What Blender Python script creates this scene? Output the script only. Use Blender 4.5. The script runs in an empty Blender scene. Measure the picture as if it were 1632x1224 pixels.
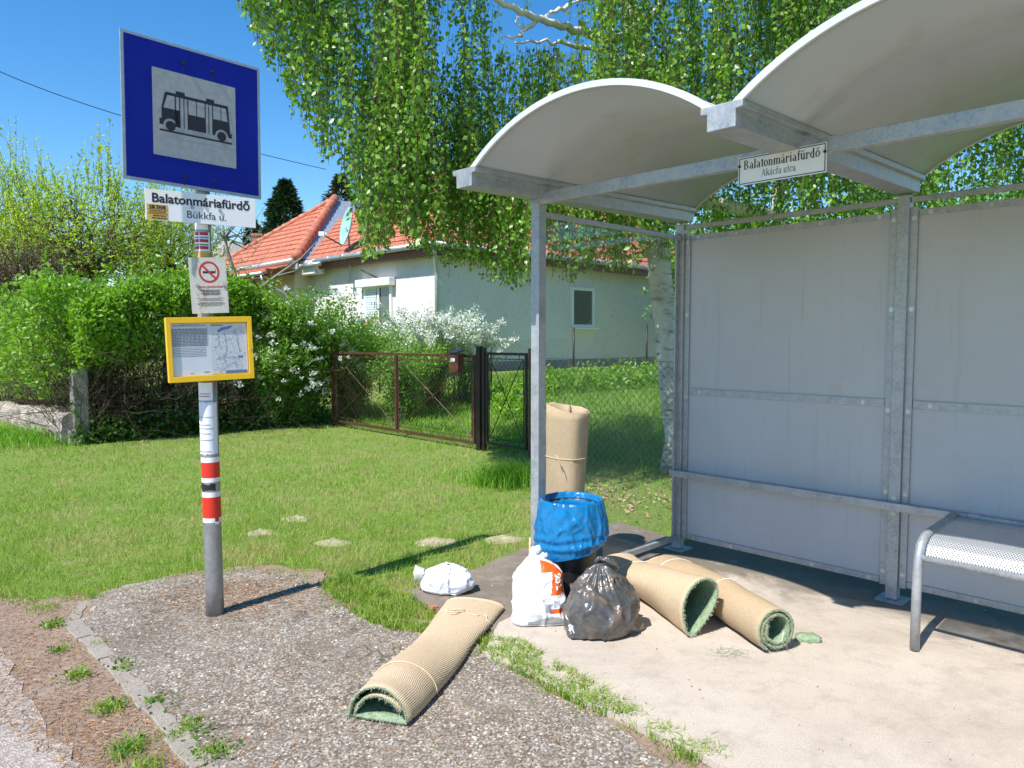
import bpy, bmesh, math, random
import numpy as np
from mathutils import Vector, Matrix, noise
from mathutils.bvhtree import BVHTree

C = bpy.context.scene.collection
SC = bpy.context.scene
random.seed(7)
RNG = np.random.default_rng(11)
R = math.radians

# ------------------------------------------------------------------ camera, sky, sun, exposure
EYE, PITCH, FPX = 1.5, R(3.6), 1165.0
cam_d = bpy.data.cameras.new('camera')
cam_d.sensor_width = 36.0
cam_d.lens = FPX / 1632.0 * 36.0
cam_d.clip_start, cam_d.clip_end = 0.05, 3000.0
cam = bpy.data.objects.new('camera', cam_d)
C.objects.link(cam)
cam.location = (0, 0, EYE)
cam.rotation_euler = (R(90) - PITCH, 0, 0)
SC.camera = cam

SUN_AZ, SUN_EL = R(40.0), R(53.0)          # azimuth in which the shadows fall (from +Y to +X)
wd = bpy.data.worlds.new('World'); SC.world = wd; wd.use_nodes = True
wn, wl = wd.node_tree.nodes, wd.node_tree.links
bg = wn['Background']; bg.inputs['Strength'].default_value = 0.14
sky = wn.new('ShaderNodeTexSky'); sky.sky_type = 'NISHITA'; sky.sun_disc = False
sky.sun_elevation = SUN_EL; sky.sun_rotation = SUN_AZ + math.pi
sky.air_density, sky.dust_density, sky.ozone_density = 1.0, 0.0, 2.4
hs = wn.new('ShaderNodeHueSaturation'); hs.inputs['Saturation'].default_value = 1.36
hs.inputs['Value'].default_value = 1.0
wl.new(sky.outputs[0], hs.inputs['Color']); wl.new(hs.outputs[0], bg.inputs['Color'])
sun_d = bpy.data.lights.new('sun', 'SUN'); sun_d.energy = 5.0; sun_d.angle = R(0.53); sun_d.color = (1.0, 0.955, 0.89)
sun = bpy.data.objects.new('sun', sun_d); C.objects.link(sun)
sdir = Vector((math.sin(SUN_AZ) * math.cos(SUN_EL), math.cos(SUN_AZ) * math.cos(SUN_EL), -math.sin(SUN_EL)))
sun.rotation_euler = sdir.to_track_quat('-Z', 'Y').to_euler(); sun.location = (-20, -20, 30)
SC.view_settings.view_transform = 'Standard'; SC.view_settings.look = 'None'
SC.view_settings.gamma = 1.0; SC.view_settings.exposure = 0.52; SC.view_settings.use_curve_mapping = False
SC.cycles.max_bounces = 8; SC.cycles.diffuse_bounces = 3; SC.cycles.transparent_max_bounces = 24
SC.cycles.sample_clamp_indirect = 6.0

# ------------------------------------------------------------------ measuring helpers
def ray(px, py):
    x = (px - 816) / FPX; y = (612 - py) / FPX
    return np.array([x, math.cos(PITCH) + y * math.sin(PITCH), -math.sin(PITCH) + y * math.cos(PITCH)])
def G(px, py, z=0.0):
    r = ray(px, py); t = (z - EYE) / r[2]; return np.array([r[0] * t, r[1] * t, z])
def A(px, py, Y):
    r = ray(px, py); t = Y / r[1]; return np.array([r[0] * t, Y, EYE + r[2] * t])
EX = np.array([0.7009, -0.7133, 0.0]); EY = np.array([0.7133, 0.7009, 0.0])      # along and across the street
ROT = math.atan2(EX[1], EX[0])
SH = np.array([1.184, 5.136, 0.0])                                             # rear corner post of the shelter
FENCE0 = np.array([-0.46, 10.03, 0.0])
def terrain(x, y):
    s = (x - FENCE0[0]) * EY[0] + (y - FENCE0[1]) * EY[1]
    t = np.clip(s / 7.5, 0, 1)
    return 0.62 * t * t * (3 - 2 * t)

# ------------------------------------------------------------------ mesh helpers
class MB:
    def __init__(s): s.V = []; s.F = []; s.M = []
    def add(s, vs, fs, m=0):
        b = len(s.V); s.V += [tuple(map(float, v)) for v in vs]
        for f in fs: s.F.append(tuple(b + i for i in f)); s.M.append(m)
        return s
    def box(s, c, d, rz=0.0, m=0, mat=None):
        x, y, z = d[0] / 2, d[1] / 2, d[2] / 2
        vs = [Vector((a * x, b * y, e * z)) for e in (-1, 1) for b in (-1, 1) for a in (-1, 1)]
        T = mat if mat is not None else Matrix.Rotation(rz, 4, 'Z')
        vs = [T @ v + Vector(c) for v in vs]
        return s.add(vs, [(0, 2, 3, 1), (4, 5, 7, 6), (0, 1, 5, 4), (2, 6, 7, 3), (0, 4, 6, 2), (1, 3, 7, 5)], m)
    def tube(s, pts, r, n=8, m=0, caps=True):
        P = [Vector(p) for p in pts]; k = len(P)
        rr = r if hasattr(r, '__len__') else [r] * k
        vs = []; ref = None
        for i in range(k):
            t = (P[min(i + 1, k - 1)] - P[max(i - 1, 0)]).normalized()
            if ref is None: ref = t.orthogonal().normalized()
            u = (ref - t * ref.dot(t))
            u = u.normalized() if u.length > 1e-6 else t.orthogonal().normalized()
            w = t.cross(u); ref = u
            for j in range(n):
                a = 2 * math.pi * j / n
                vs.append(P[i] + (u * math.cos(a) + w * math.sin(a)) * rr[i])
        fs = [(i * n + j, i * n + (j + 1) % n, (i + 1) * n + (j + 1) % n, (i + 1) * n + j) for i in range(k - 1) for j in range(n)]
        if caps: fs += [tuple(range(n - 1, -1, -1)), tuple((k - 1) * n + j for j in range(n))]
        return s.add(vs, fs, m)
    def prism(s, poly, z0, z1, m=0, axis='z', mside=None):
        n = len(poly)
        # axis z: polygon in xy ; axis y: polygon in xz, extruded in y
        f = (lambda p, z: (p[0], p[1], z)) if axis == 'z' else (lambda p, z: (p[0], z, p[1]))
        b = len(s.V); vs = [f(p, z0) for p in poly] + [f(p, z1) for p in poly]
        s.add(vs, [tuple(range(n)), tuple(range(2 * n - 1, n - 1, -1))], m)
        for i in range(n):
            s.F.append((b + i, b + (i + 1) % n, b + n + (i + 1) % n, b + n + i)); s.M.append(m if mside is None else mside)
        return s
    def lathe(s, prof, n=32, m=0, c=(0, 0, 0)):
        vs = []
        for (r, z) in prof:
            for j in range(n):
                a = 2 * math.pi * j / n; vs.append((c[0] + r * math.cos(a), c[1] + r * math.sin(a), c[2] + z))
        return s.add(vs, [(i * n + j, i * n + (j + 1) % n, (i + 1) * n + (j + 1) % n, (i + 1) * n + j) for i in range(len(prof) - 1) for j in range(n)], m)
    def build(s, name, mats, parent=None, smooth=False, loc=None, rot=None, bevel=0, fix=True):
        me = bpy.data.meshes.new(name); me.from_pydata(s.V, [], s.F)
        if fix:
            bm = bmesh.new(); bm.from_mesh(me); bmesh.ops.recalc_face_normals(bm, faces=bm.faces[:]); bm.to_mesh(me); bm.free()
        mats = mats if isinstance(mats, (list, tuple)) else [mats]
        for x in mats: me.materials.append(x)
        if len(mats) > 1: me.polygons.foreach_set('material_index', s.M)
        if smooth: me.polygons.foreach_set('use_smooth', [True] * len(me.polygons))
        me.update()
        o = bpy.data.objects.new(name, me); C.objects.link(o)
        if parent: o.parent = parent
        if loc is not None: o.location = tuple(loc)
        if rot is not None: o.rotation_euler = rot
        if bevel:
            b = o.modifiers.new('bevel', 'BEVEL'); b.width = bevel; b.segments = 2; b.limit_method = 'ANGLE'; b.angle_limit = R(40)
        return o

def npmesh(name, V, F, mats, parent=None, mi=None, smooth=False, loc=None, attrs=None):
    V = np.asarray(V, np.float32); F = np.asarray(F, np.int32); k = F.shape[1]
    me = bpy.data.meshes.new(name)
    me.vertices.add(len(V)); me.vertices.foreach_set('co', V.ravel())
    me.loops.add(F.size); me.loops.foreach_set('vertex_index', F.ravel())
    me.polygons.add(len(F)); me.polygons.foreach_set('loop_start', np.arange(len(F), dtype=np.int32) * k)
    mats = mats if isinstance(mats, (list, tuple)) else [mats]
    for x in mats: me.materials.append(x)
    if mi is not None: me.polygons.foreach_set('material_index', np.asarray(mi, np.int32))
    if smooth: me.polygons.foreach_set('use_smooth', np.ones(len(F), bool))
    for an, av in (attrs or {}).items():
        a = me.attributes.new(an, 'FLOAT', 'POINT'); a.data.foreach_set('value', np.asarray(av, np.float32))
    me.update(calc_edges=True); me.validate()
    o = bpy.data.objects.new(name, me); C.objects.link(o)
    if parent: o.parent = parent
    if loc is not None: o.location = tuple(loc)
    return o

def tag(o, label=None, cat=None, group=None, kind=None):
    if label: o['label'] = label
    if cat: o['category'] = cat
    if group: o['group'] = group
    if kind: o['kind'] = kind
    return o
def empty(name, loc=(0, 0, 0), rz=0.0, label=None, cat=None, group=None, parent=None):
    o = bpy.data.objects.new(name, None); C.objects.link(o); o.location = tuple(loc); o.rotation_euler = (0, 0, rz)
    if parent: o.parent = parent
    return tag(o, label, cat, group)
def dup(o, parent=None, **kw):
    c = o.copy(); C.objects.link(c); c.parent = parent if parent else o.parent
    for ch in list(o.children): dup(ch, c)
    for k, v in kw.items(): setattr(c, k, v)
    return c

_font = None
def text_geo(s, size, bold=0.0, sx=1.0, align='CENTER', extrude=0.0):
    cu = bpy.data.curves.new('t', 'FONT'); cu.body = s; cu.size = size; cu.offset = bold; cu.align_x = align; cu.extrude = extrude
    cu.resolution_u = 4
    o = bpy.data.objects.new('t', cu); C.objects.link(o)
    me = bpy.data.meshes.new_from_object(o.evaluated_get(bpy.context.evaluated_depsgraph_get()))
    V = [(v.co.x * sx, v.co.y) for v in me.vertices]; F = [tuple(p.vertices) for p in me.polygons]
    bpy.data.objects.remove(o); bpy.data.curves.remove(cu); bpy.data.meshes.remove(me)
    return V, F
def text_on(mb, s, x, z, width=None, size=0.1, bold=0.0, y=0.0, align='CENTER', m=0, rot=0.0):
    """flat lettering in the xz plane of a plate, facing -y"""
    V, F = text_geo(s, size, bold, 1.0, align)
    if not V: return
    xs = [v[0] for v in V]; w = max(xs) - min(xs); k = width / w if width else 1.0
    c, q = math.cos(rot), math.sin(rot)
    P = [(x + v[0] * k * c - v[1] * k * q, y, z + v[0] * k * q + v[1] * k * c) for v in V]
    mb.add(P, F, m)
def rect(mb, x0, x1, z0, z1, y, m=0):
    mb.add([(x0, y, z0), (x1, y, z0), (x1, y, z1), (x0, y, z1)], [(0, 1, 2, 3)], m)

# ------------------------------------------------------------------ materials
def newmat(name):
    m = bpy.data.materials.new(name); m.use_nodes = True
    return m, m.node_tree.nodes, m.node_tree.links, m.node_tree.nodes['Principled BSDF']
def ramp(n, l, src, stops, interp='LINEAR'):
    r = n.new('ShaderNodeValToRGB'); r.color_ramp.interpolation = interp
    e = r.color_ramp.elements
    while len(e) < len(stops): e.new(0.5)
    for i, (p, c) in enumerate(stops): e[i].position = p; e[i].color = (*c, 1) if len(c) == 3 else c
    l.new(src, r.inputs[0]); return r.outputs[0]
def coords(n, kind='Object'):
    return n.new('ShaderNodeTexCoord').outputs[kind]
def nz(n, l, vec, scale, detail=4, rough=0.55, dist=0.0):
    t = n.new('ShaderNodeTexNoise'); t.inputs['Scale'].default_value = scale; t.inputs['Detail'].default_value = detail
    t.inputs['Roughness'].default_value = rough; t.inputs['Distortion'].default_value = dist
    l.new(vec, t.inputs['Vector']); return t.outputs['Fac']
def mix(n, l, fac, a, b, mode='MIX'):
    x = n.new('ShaderNodeMix'); x.data_type = 'RGBA'; x.blend_type = mode
    for sock, v in ((x.inputs[0], fac), (x.inputs[6], a), (x.inputs[7], b)):
        if isinstance(v, (int, float)): sock.default_value = v
        elif isinstance(v, tuple): sock.default_value = (*v, 1)
        else: l.new(v, sock)
    return x.outputs[2]
def bumpn(n, l, h, strength, dist=0.01, prev=None):
    b = n.new('ShaderNodeBump'); b.inputs['Strength'].default_value = strength; b.inputs['Distance'].default_value = dist
    l.new(h, b.inputs['Height'])
    if prev is not None: l.new(prev, b.inputs['Normal'])
    return b.outputs[0]
def mth(n, l, op, a, b=None):
    x = n.new('ShaderNodeMath'); x.operation = op
    for i, v in enumerate((a, b)):
        if v is None: continue
        if isinstance(v, (int, float)): x.inputs[i].default_value = v
        else: l.new(v, x.inputs[i])
    return x.outputs[0]

def simple(name, col, rough=0.6, metal=0.0, var=0.25, scale=8.0, bump=0.0, bscale=60.0, spec=0.5, dirt=None):
    m, n, l, p = newmat(name)
    tc = coords(n)
    f = nz(n, l, tc, scale, 6, 0.6)
    a = tuple(max(0, c * (1 - var)) for c in col); b = tuple(min(1, c * (1 + var)) for c in col)
    c = ramp(n, l, f, [(0.3, a), (0.7, b)])
    if dirt:
        f2 = nz(n, l, tc, dirt[1], 8, 0.65)
        c = mix(n, l, ramp(n, l, f2, [(dirt[2], (0, 0, 0)), (dirt[2] + 0.12, (1, 1, 1))]), c, dirt[0])
    l.new(c, p.inputs['Base Color'])
    l.new(ramp(n, l, f, [(0.2, (max(0, rough - .08),) * 3), (0.8, (min(1, rough + .08),) * 3)]), p.inputs['Roughness'])
    p.inputs['Metallic'].default_value = metal; p.inputs['Specular IOR Level'].default_value = spec
    if bump: l.new(bumpn(n, l, nz(n, l, tc, bscale, 5), bump, 0.01), p.inputs['Normal'])
    return m

def streak(m, col, amt=.4, th=.58):
    """faint vertical run marks and scuffs on a sheet"""
    n, l = m.node_tree.nodes, m.node_tree.links; p = n['Principled BSDF']; tc = coords(n)
    mp = n.new('ShaderNodeMapping'); mp.inputs['Scale'].default_value = (22, 22, .9); l.new(tc, mp.inputs[0])
    f = nz(n, l, mp.outputs[0], 1.0, 5, .65, .3); src = p.inputs['Base Color'].links[0].from_socket
    mp2 = n.new('ShaderNodeMapping'); mp2.inputs['Scale'].default_value = (3, 3, 60); mp2.inputs['Rotation'].default_value = (.2, .5, 0); l.new(tc, mp2.inputs[0]); f2 = nz(n, l, mp2.outputs[0], 1.0, 3, .6)
    c = mix(n, l, ramp(n, l, f, [(th, (0, 0, 0)), (th + .1, (amt,) * 3)]), src, col); c = mix(n, l, ramp(n, l, f2, [(.70, (0, 0, 0)), (.74, (amt,) * 3)]), c, (.62, .62, .62))
    l.new(c, p.inputs['Base Color'])

def leafmat(name, cols, trans=0.35, tcol=None, rough=0.42, spec=0.5, tmul=1.6):
    m, n, l, p = newmat(name)
    g = n.new('ShaderNodeNewGeometry')
    k = len(cols)
    c = ramp(n, l, g.outputs['Random Per Island'], [(i / max(1, k - 1), cc) for i, cc in enumerate(cols)])
    l.new(c, p.inputs['Base Color']); p.inputs['Roughness'].default_value = rough; p.inputs['Specular IOR Level'].default_value = spec
    if trans:
        t = n.new('ShaderNodeBsdfTranslucent')
        tc = mix(n, l, 1.0, c, tcol or (1.3, 1.5, 0.5), 'MULTIPLY')
        l.new(tc, t.inputs['Color'])
        mx = n.new('ShaderNodeMixShader'); mx.inputs[0].default_value = trans
        l.new(p.outputs[0], mx.inputs[1]); l.new(t.outputs[0], mx.inputs[2])
        l.new(mx.outputs[0], n['Material Output'].inputs['Surface'])
    return m

def galvanised():
    m, n, l, p = newmat('galvanised_steel')
    tc = coords(n)
    v = n.new('ShaderNodeTexVoronoi'); v.inputs['Scale'].default_value = 95; l.new(tc, v.inputs['Vector'])
    f = nz(n, l, tc, 14, 6, .65)
    s = ramp(n, l, v.outputs['Color'], [(0.0, (.25, .27, .29)), (1, (.40, .42, .45))])
    c = mix(n, l, ramp(n, l, f, [(.38, (0, 0, 0)), (.72, (1, 1, 1))]), s, (.47, .48, .49))
    l.new(c, p.inputs['Base Color']); p.inputs['Metallic'].default_value = 0.45
    l.new(ramp(n, l, f, [(.3, (.38,) * 3), (.7, (.58,) * 3)]), p.inputs['Roughness'])
    l.new(bumpn(n, l, f, .08, .004), p.inputs['Normal'])
    return m
M = {}
M['galv'] = galvanised()
M['bolt'] = simple('zinc_bolt', (.5, .5, .5), .35, .8, .1)
M['panel'] = simple('grey_wall_panel', (.425, .435, .46), .34, 0, .06, 1.5, .03, 260, .5, dirt=((.40, .395, .39), 4.5, .60))
streak(M['panel'], (.33, .33, .335), .35)
M['roof'] = simple('roof_sheet', (.40, .405, .41), .38, 0, .06, 1.6, .02, 200, .5, dirt=((.36, .355, .345), 3.5, .56))
M['trim'] = simple('white_trim', (.55, .56, .57), .35, 0, .04, 3)
M['black'] = simple('black_print', (.012, .012, .015), .55, 0, .2)
M['white'] = simple('white_plate', (.78, .78, .78), .4, 0, .05, 5, dirt=((.55, .53, .5), 9, .66))
M['signblue'] = simple('blue_sheeting', (.002, .011, .245), .45, 0, .12, 5, spec=.22)
M['signgrey'] = simple('grey_sheeting', (.34, .34, .34), .5, 0, .12, 30, dirt=((.42, .43, .44), 40, .60))
M['alu'] = simple('aluminium_edge', (.4, .41, .42), .45, .6, .15, 20)
M['yellow'] = simple('yellow_frame', (.78, .46, .008), .38, 0, .06, 4)
M['stickeryellow'] = simple('sticker_yellow', (.62, .38, .08), .5, 0, .1, 30)
M['red'] = simple('red_band', (.66, .025, .012), .4, 0, .06, 20)
M['signred'] = simple('sign_red', (.42, .02, .02), .45, 0, .12, 20)
M['blueprint'] = simple('map_blue', (.08, .2, .5), .5, 0, .1, 20)
M['greyprint'] = simple('grey_print', (.16, .18, .24), .6, 0, .1, 20)
M['greenprint'] = simple('green_print', (.05, .22, .12), .6, 0, .1, 20)
M['paper'] = simple('paper', (.72, .74, .80), .6, 0, .03, 12)
M['papermap'] = simple('map_paper', (.66, .67, .70), .6, 0, .04, 12)
M['rustplate'] = simple('weathered_plate', (.50, .49, .44), .5, 0, .12, 12, dirt=((.40, .32, .25), 14, .52))
M['pole'] = simple('grey_pole', (.32, .32, .33), .4, .55, .15, 25, .04, 90)
M['black_plastic'] = simple('black_plastic', (.016, .016, .019), .4, 0, .3, 12, .05, 60, dirt=((.05, .05, .055), 9, .6))
M['brownpaint'] = simple('brown_paint', (.085, .035, .026), .45, .1, .3, 14, .12, 50, dirt=((.16, .075, .045), 20, .6))
M['darkpaint'] = simple('dark_brown_paint', (.02, .012, .011), .45, .1, .3, 14, .1, 50)
M['wire'] = simple('rusty_wire', (.06, .04, .032), .6, .4, .4, 6)
M['greywire'] = simple('grey_wire', (.10, .11, .10), .6, .4, .3, 6)
M['string'] = simple('jute_string', (.62, .50, .32), .8, 0, .15, 60)
M['whitestring'] = simple('white_string', (.75, .72, .66), .8, 0, .1, 60)
M['concretepost'] = simple('concrete_post', (.27, .26, .24), .85, 0, .25, 10, .4, 70)
M['stonewall'] = simple('rough_stone', (.34, .29, .25), .9, 0, .4, 9, .9, 16)
M['chimney'] = simple('brick', (.36, .14, .07), .85, 0, .3, 14, .4, 40)
M['fascia'] = simple('brown_wood', (.17, .06, .035), .6, 0, .3, 9, .2, 40)
M['gutter'] = simple('zinc_gutter', (.45, .47, .49), .4, .5, .1, 8)
M['lead'] = simple('lead_flashing', (.38, .41, .46), .45, .4, .12, 6)
M['dish'] = simple('satellite_dish', (.30, .52, .47), .5, .0, .2, 3, .2, 6)
M['winframe'] = simple('white_window_frame', (.82, .83, .84), .35, 0, .03, 4)
M['shutter'] = simple('roller_blind', (.62, .68, .75), .45, 0, .05, 4)
M['greyroof'] = simple('grey_roof', (.34, .31, .28), .9, 0, .25, 3, .4, 9)
M['bark'] = simple('brown_bark', (.11, .075, .05), .9, 0, .4, 9, .6, 30)
M['twig'] = simple('brown_twig', (.075, .048, .034), .9, 0, .4, 6)
M['paletwig'] = simple('pale_twig', (.22, .2, .16), .9, 0, .3, 6)

def birchbark():
    m, n, l, p = newmat('birch_bark'); tc = coords(n)
    mp = n.new('ShaderNodeMapping'); mp.inputs['Scale'].default_value = (1, 1, 3.2); l.new(tc, mp.inputs[0])
    f = nz(n, l, mp.outputs[0], 7, 8, .68, .4); f2 = nz(n, l, tc, 3.0, 5, .6)
    c = mix(n, l, ramp(n, l, f, [(.54, (0, 0, 0)), (.64, (1, 1, 1))]), (.72, .69, .64), (.085, .07, .06))
    c = mix(n, l, ramp(n, l, f2, [(.42, (0, 0, 0)), (.7, (.7, .7, .7))]), c, (.34, .31, .27))
    l.new(c, p.inputs['Base Color']); p.inputs['Roughness'].default_value = .85
    l.new(bumpn(n, l, f, .9, .03), p.inputs['Normal']); return m
M['birch'] = birchbark()
M['birchlimb'] = simple('white_birch_limb', (.72, .69, .64), .8, 0, .12, 9, .4, 30, dirt=((.25, .21, .17), 12, .66))

def stucco():
    m, n, l, p = newmat('rough_stucco'); tc = coords(n)
    mp = n.new('ShaderNodeMapping'); mp.inputs['Scale'].default_value = (1, 1, .55); l.new(tc, mp.inputs[0])
    f = nz(n, l, mp.outputs[0], 9, 6, .7, .6); f2 = nz(n, l, tc, .7, 4)
    c = mix(n, l, ramp(n, l, f, [(.57, (0, 0, 0)), (.68, (1, 1, 1))]), (.70, .665, .65), (.48, .455, .445))
    c = mix(n, l, ramp(n, l, f2, [(.45, (0, 0, 0)), (.7, (.5, .5, .5))]), c, (.58, .57, .53))
    l.new(c, p.inputs['Base Color']); p.inputs['Roughness'].default_value = .9
    l.new(bumpn(n, l, f, .5, .03), p.inputs['Normal']); return m
M['stucco'] = stucco()
M['cream'] = simple('cream_plaster', (.62, .55, .42), .9, 0, .06, 4, .2, 30)
M['tiles'] = simple('clay_tiles', (.46, .155, .085), .6, 0, .32, 5, .15, 60, dirt=((.34, .10, .05), 7, .6))

def glassmat(name, tint, refl, haze):
    m, n, l, p = newmat(name)
    t = n.new('ShaderNodeBsdfTransparent'); t.inputs['Color'].default_value = (*tint, 1)
    g = n.new('ShaderNodeBsdfGlossy'); g.inputs['Roughness'].default_value = .05
    d = n.new('ShaderNodeBsdfDiffuse'); d.inputs['Color'].default_value = (.7, .72, .72, 1)
    lw = n.new('ShaderNodeLayerWeight'); lw.inputs['Blend'].default_value = .25
    a = n.new('ShaderNodeMixShader'); a.inputs[0].default_value = haze; l.new(t.outputs[0], a.inputs[1]); l.new(d.outputs[0], a.inputs[2])
    b = n.new('ShaderNodeMixShader'); l.new(mth(n, l, 'MULTIPLY', lw.outputs['Fresnel'], refl), b.inputs[0])
    l.new(a.outputs[0], b.inputs[1]); l.new(g.outputs[0], b.inputs[2])
    l.new(b.outputs[0], n['Material Output'].inputs['Surface']); return m
M['plexi'] = glassmat('clear_side_panel', (.975, .98, .98), .10, .008)
M['caseglass'] = glassmat('case_glass', (.97, .98, .98), .35, .02)
def paneglass():
    m, n, l, p = newmat('window_glass')
    p.inputs['Base Color'].default_value = (.07, .085, .085, 1); p.inputs['Roughness'].default_value = .04
    p.inputs['Specular IOR Level'].default_value = .9
    return m
M['pane'] = paneglass()

def perforated():
    m, n, l, p = newmat('perforated_steel'); tc = coords(n, 'Object')
    sx = n.new('ShaderNodeSeparateXYZ'); l.new(tc, sx.inputs[0])
    a = n.new('ShaderNodeAttribute'); a.attribute_name = 'arc'
    pitch = .0115
    row = mth(n, l, 'DIVIDE', a.outputs['Fac'], pitch * .866)
    fl = mth(n, l, 'FLOOR', row)
    off = mth(n, l, 'MULTIPLY', mth(n, l, 'MODULO', fl, 2.0), .5)
    fx = mth(n, l, 'SUBTRACT', mth(n, l, 'FRACT', mth(n, l, 'ADD', mth(n, l, 'DIVIDE', sx.outputs['X'], pitch), off)), .5)
    fy = mth(n, l, 'MULTIPLY', mth(n, l, 'SUBTRACT', mth(n, l, 'SUBTRACT', row, fl), .5), .866)
    d = mth(n, l, 'SQRT', mth(n, l, 'ADD', mth(n, l, 'MULTIPLY', fx, fx), mth(n, l, 'MULTIPLY', fy, fy)))
    hole = mth(n, l, 'LESS_THAN', d, .30)
    p.inputs['Base Color'].default_value = (.55, .56, .58, 1); p.inputs['Metallic'].default_value = .4; p.inputs['Roughness'].default_value = .42
    t = n.new('ShaderNodeBsdfTransparent'); mx = n.new('ShaderNodeMixShader')
    l.new(hole, mx.inputs[0]); l.new(p.outputs[0], mx.inputs[1]); l.new(t.outputs[0], mx.inputs[2])
    l.new(mx.outputs[0], n['Material Output'].inputs['Surface']); return m
M['perf'] = perforated()

def carpet_back(name, c1, c2, pitch=.008, strength=1.0, worn=(.70, .53, .38)):
    m, n, l, p = newmat(name); tc = coords(n)
    a = n.new('ShaderNodeAttribute'); a.attribute_name = 'arc'
    w = mth(n, l, 'SINE', mth(n, l, 'ADD', mth(n, l, 'MULTIPLY', a.outputs['Fac'], 2 * math.pi / pitch), mth(n, l, 'MULTIPLY', nz(n, l, tc, 9, 4), 9.0)))
    w = mth(n, l, 'ADD', mth(n, l, 'MULTIPLY', w, .5), .5)
    f = nz(n, l, tc, 5, 6, .65); f3 = nz(n, l, tc, 140, 3)
    c = mix(n, l, w, c2, c1)
    c = mix(n, l, ramp(n, l, f, [(.42, (0, 0, 0)), (.75, (.6, .6, .6))]), c, worn)
    c = mix(n, l, ramp(n, l, f3, [(.3, (.75, .75, .75)), (.7, (1, 1, 1))]), (0, 0, 0), c)
    l.new(c, p.inputs['Base Color']); p.inputs['Roughness'].default_value = .9; p.inputs['Specular IOR Level'].default_value = .15
    b1 = bumpn(n, l, w, .55 * strength, .003)
    l.new(bumpn(n, l, f3, .3, .003, b1), p.inputs['Normal']); return m
M['back'] = carpet_back('carpet_backing', (.75, .60, .41), (.50, .36, .21))
M['back2'] = carpet_back('carpet_backing_worn', (.56, .43, .28), (.43, .31, .18), .007, .5, (.55, .42, .28))
M['pile'] = simple('green_carpet_pile', (.30, .40, .25), .95, 0, .3, 40, 1.0, 160, .1)
def plastic(name, col, rough, bscale, bstr, var=.1, spec=.5, col2=None, c2s=6, c2t=.5):
    m, n, l, p = newmat(name); tc = coords(n)
    f = nz(n, l, tc, bscale, 4, .55, 1.2)
    c = ramp(n, l, f, [(.3, tuple(x * (1 - var) for x in col)), (.7, tuple(min(1, x * (1 + var)) for x in col))])
    if col2:
        f2 = nz(n, l, tc, c2s, 5, .6, .8)
        c = mix(n, l, ramp(n, l, f2, [(c2t, (0, 0, 0)), (c2t + .15, (.8, .8, .8))]), c, col2)
    l.new(c, p.inputs['Base Color']); p.inputs['Roughness'].default_value = rough; p.inputs['Specular IOR Level'].default_value = spec
    l.new(bumpn(n, l, f, bstr, .012), p.inputs['Normal']); return m
M['liner'] = plastic('blue_liner', (.005, .155, .38), .24, 16, .45, .12)
M['whitebag'] = plastic('white_bag', (.80, .81, .83), .32, 13, .5, .04)
M['orange'] = plastic('orange_print', (.78, .11, .012), .32, 13, .4, .06)
M['greyfilm'] = plastic('grey_film', (.32, .33, .33), .35, 16, .5, .2)
M['darkbag'] = plastic('dark_bag', (.075, .074, .072), .24, 16, .8, .35, .7, (.19, .13, .085), 8, .50)
M['smallbag'] = plastic('thin_white_bag', (.78, .80, .83), .4, 18, .6, .05, .4)
M['scrim'] = plastic('bag_mouth', (.50, .48, .42), .5, 18, .5, .1)
M['mailbox'] = simple('mailbox_brown', (.12, .045, .028), .4, .1, .15, 20)
M['mailtop'] = simple('mailbox_lid', (.03, .03, .045), .35, .1, .15, 20)

# leaves
M['birchleaf'] = leafmat('birch_leaf', [(.07, .17, .018), (.16, .32, .03), (.26, .43, .055), (.12, .26, .024), (.20, .37, .04)], .40, rough=.36)
M['hedgeleaf'] = leafmat('privet_leaf', [(.16, .31, .03), (.22, .40, .035), (.28, .46, .05), (.11, .24, .025)], .4)
M['ivyleaf'] = leafmat('ivy_leaf', [(.05, .12, .02), (.09, .2, .03), (.03, .075, .015)], .25)
M['spirealeaf'] = leafmat('shrub_leaf', [(.11, .24, .025), (.17, .33, .035), (.22, .38, .06)], .38)
M['flower'] = leafmat('white_blossom', [(.78, .80, .74), (.86, .86, .82), (.70, .74, .64)], .3, (1, 1, 1))
M['redflower'] = leafmat('red_blossom', [(.7, .05, .02), (.8, .1, .03)], .2, (1, 1, 1))
M['willowleaf'] = leafmat('spring_leaf', [(.38, .50, .045), (.48, .58, .06), (.28, .42, .04), (.52, .58, .12)], .5)
M['purpleleaf'] = leafmat('purple_leaf', [(.15, .10, .06), (.20, .15, .07), (.15, .18, .06)], .3, (1, 1, .8))
M['conifer'] = leafmat('conifer_needle', [(.012, .035, .012), (.02, .05, .016), (.03, .065, .02)], .1)
M['brownconifer'] = leafmat('olive_needle', [(.045, .05, .02), (.07, .07, .03), (.03, .04, .015)], .1)
M['grassblade'] = leafmat('lawn_blade', [(.13, .26, .022), (.20, .36, .03), (.27, .42, .04), (.44, .42, .14), (.17, .32, .026), (.33, .43, .07)], .35, rough=.5, spec=.3)
M['longblade'] = leafmat('long_grass_blade', [(.10, .25, .02), (.18, .37, .03), (.24, .43, .04), (.14, .31, .025)], .42, rough=.45)
M['weedleaf'] = leafmat('weed_leaf', [(.07, .18, .02), (.12, .26, .03), (.05, .13, .015)], .3)
M['straw'] = leafmat('dry_litter', [(.34, .18, .09), (.44, .27, .14), (.26, .13, .07), (.52, .38, .22)], .0, rough=.8, spec=.1)

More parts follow.
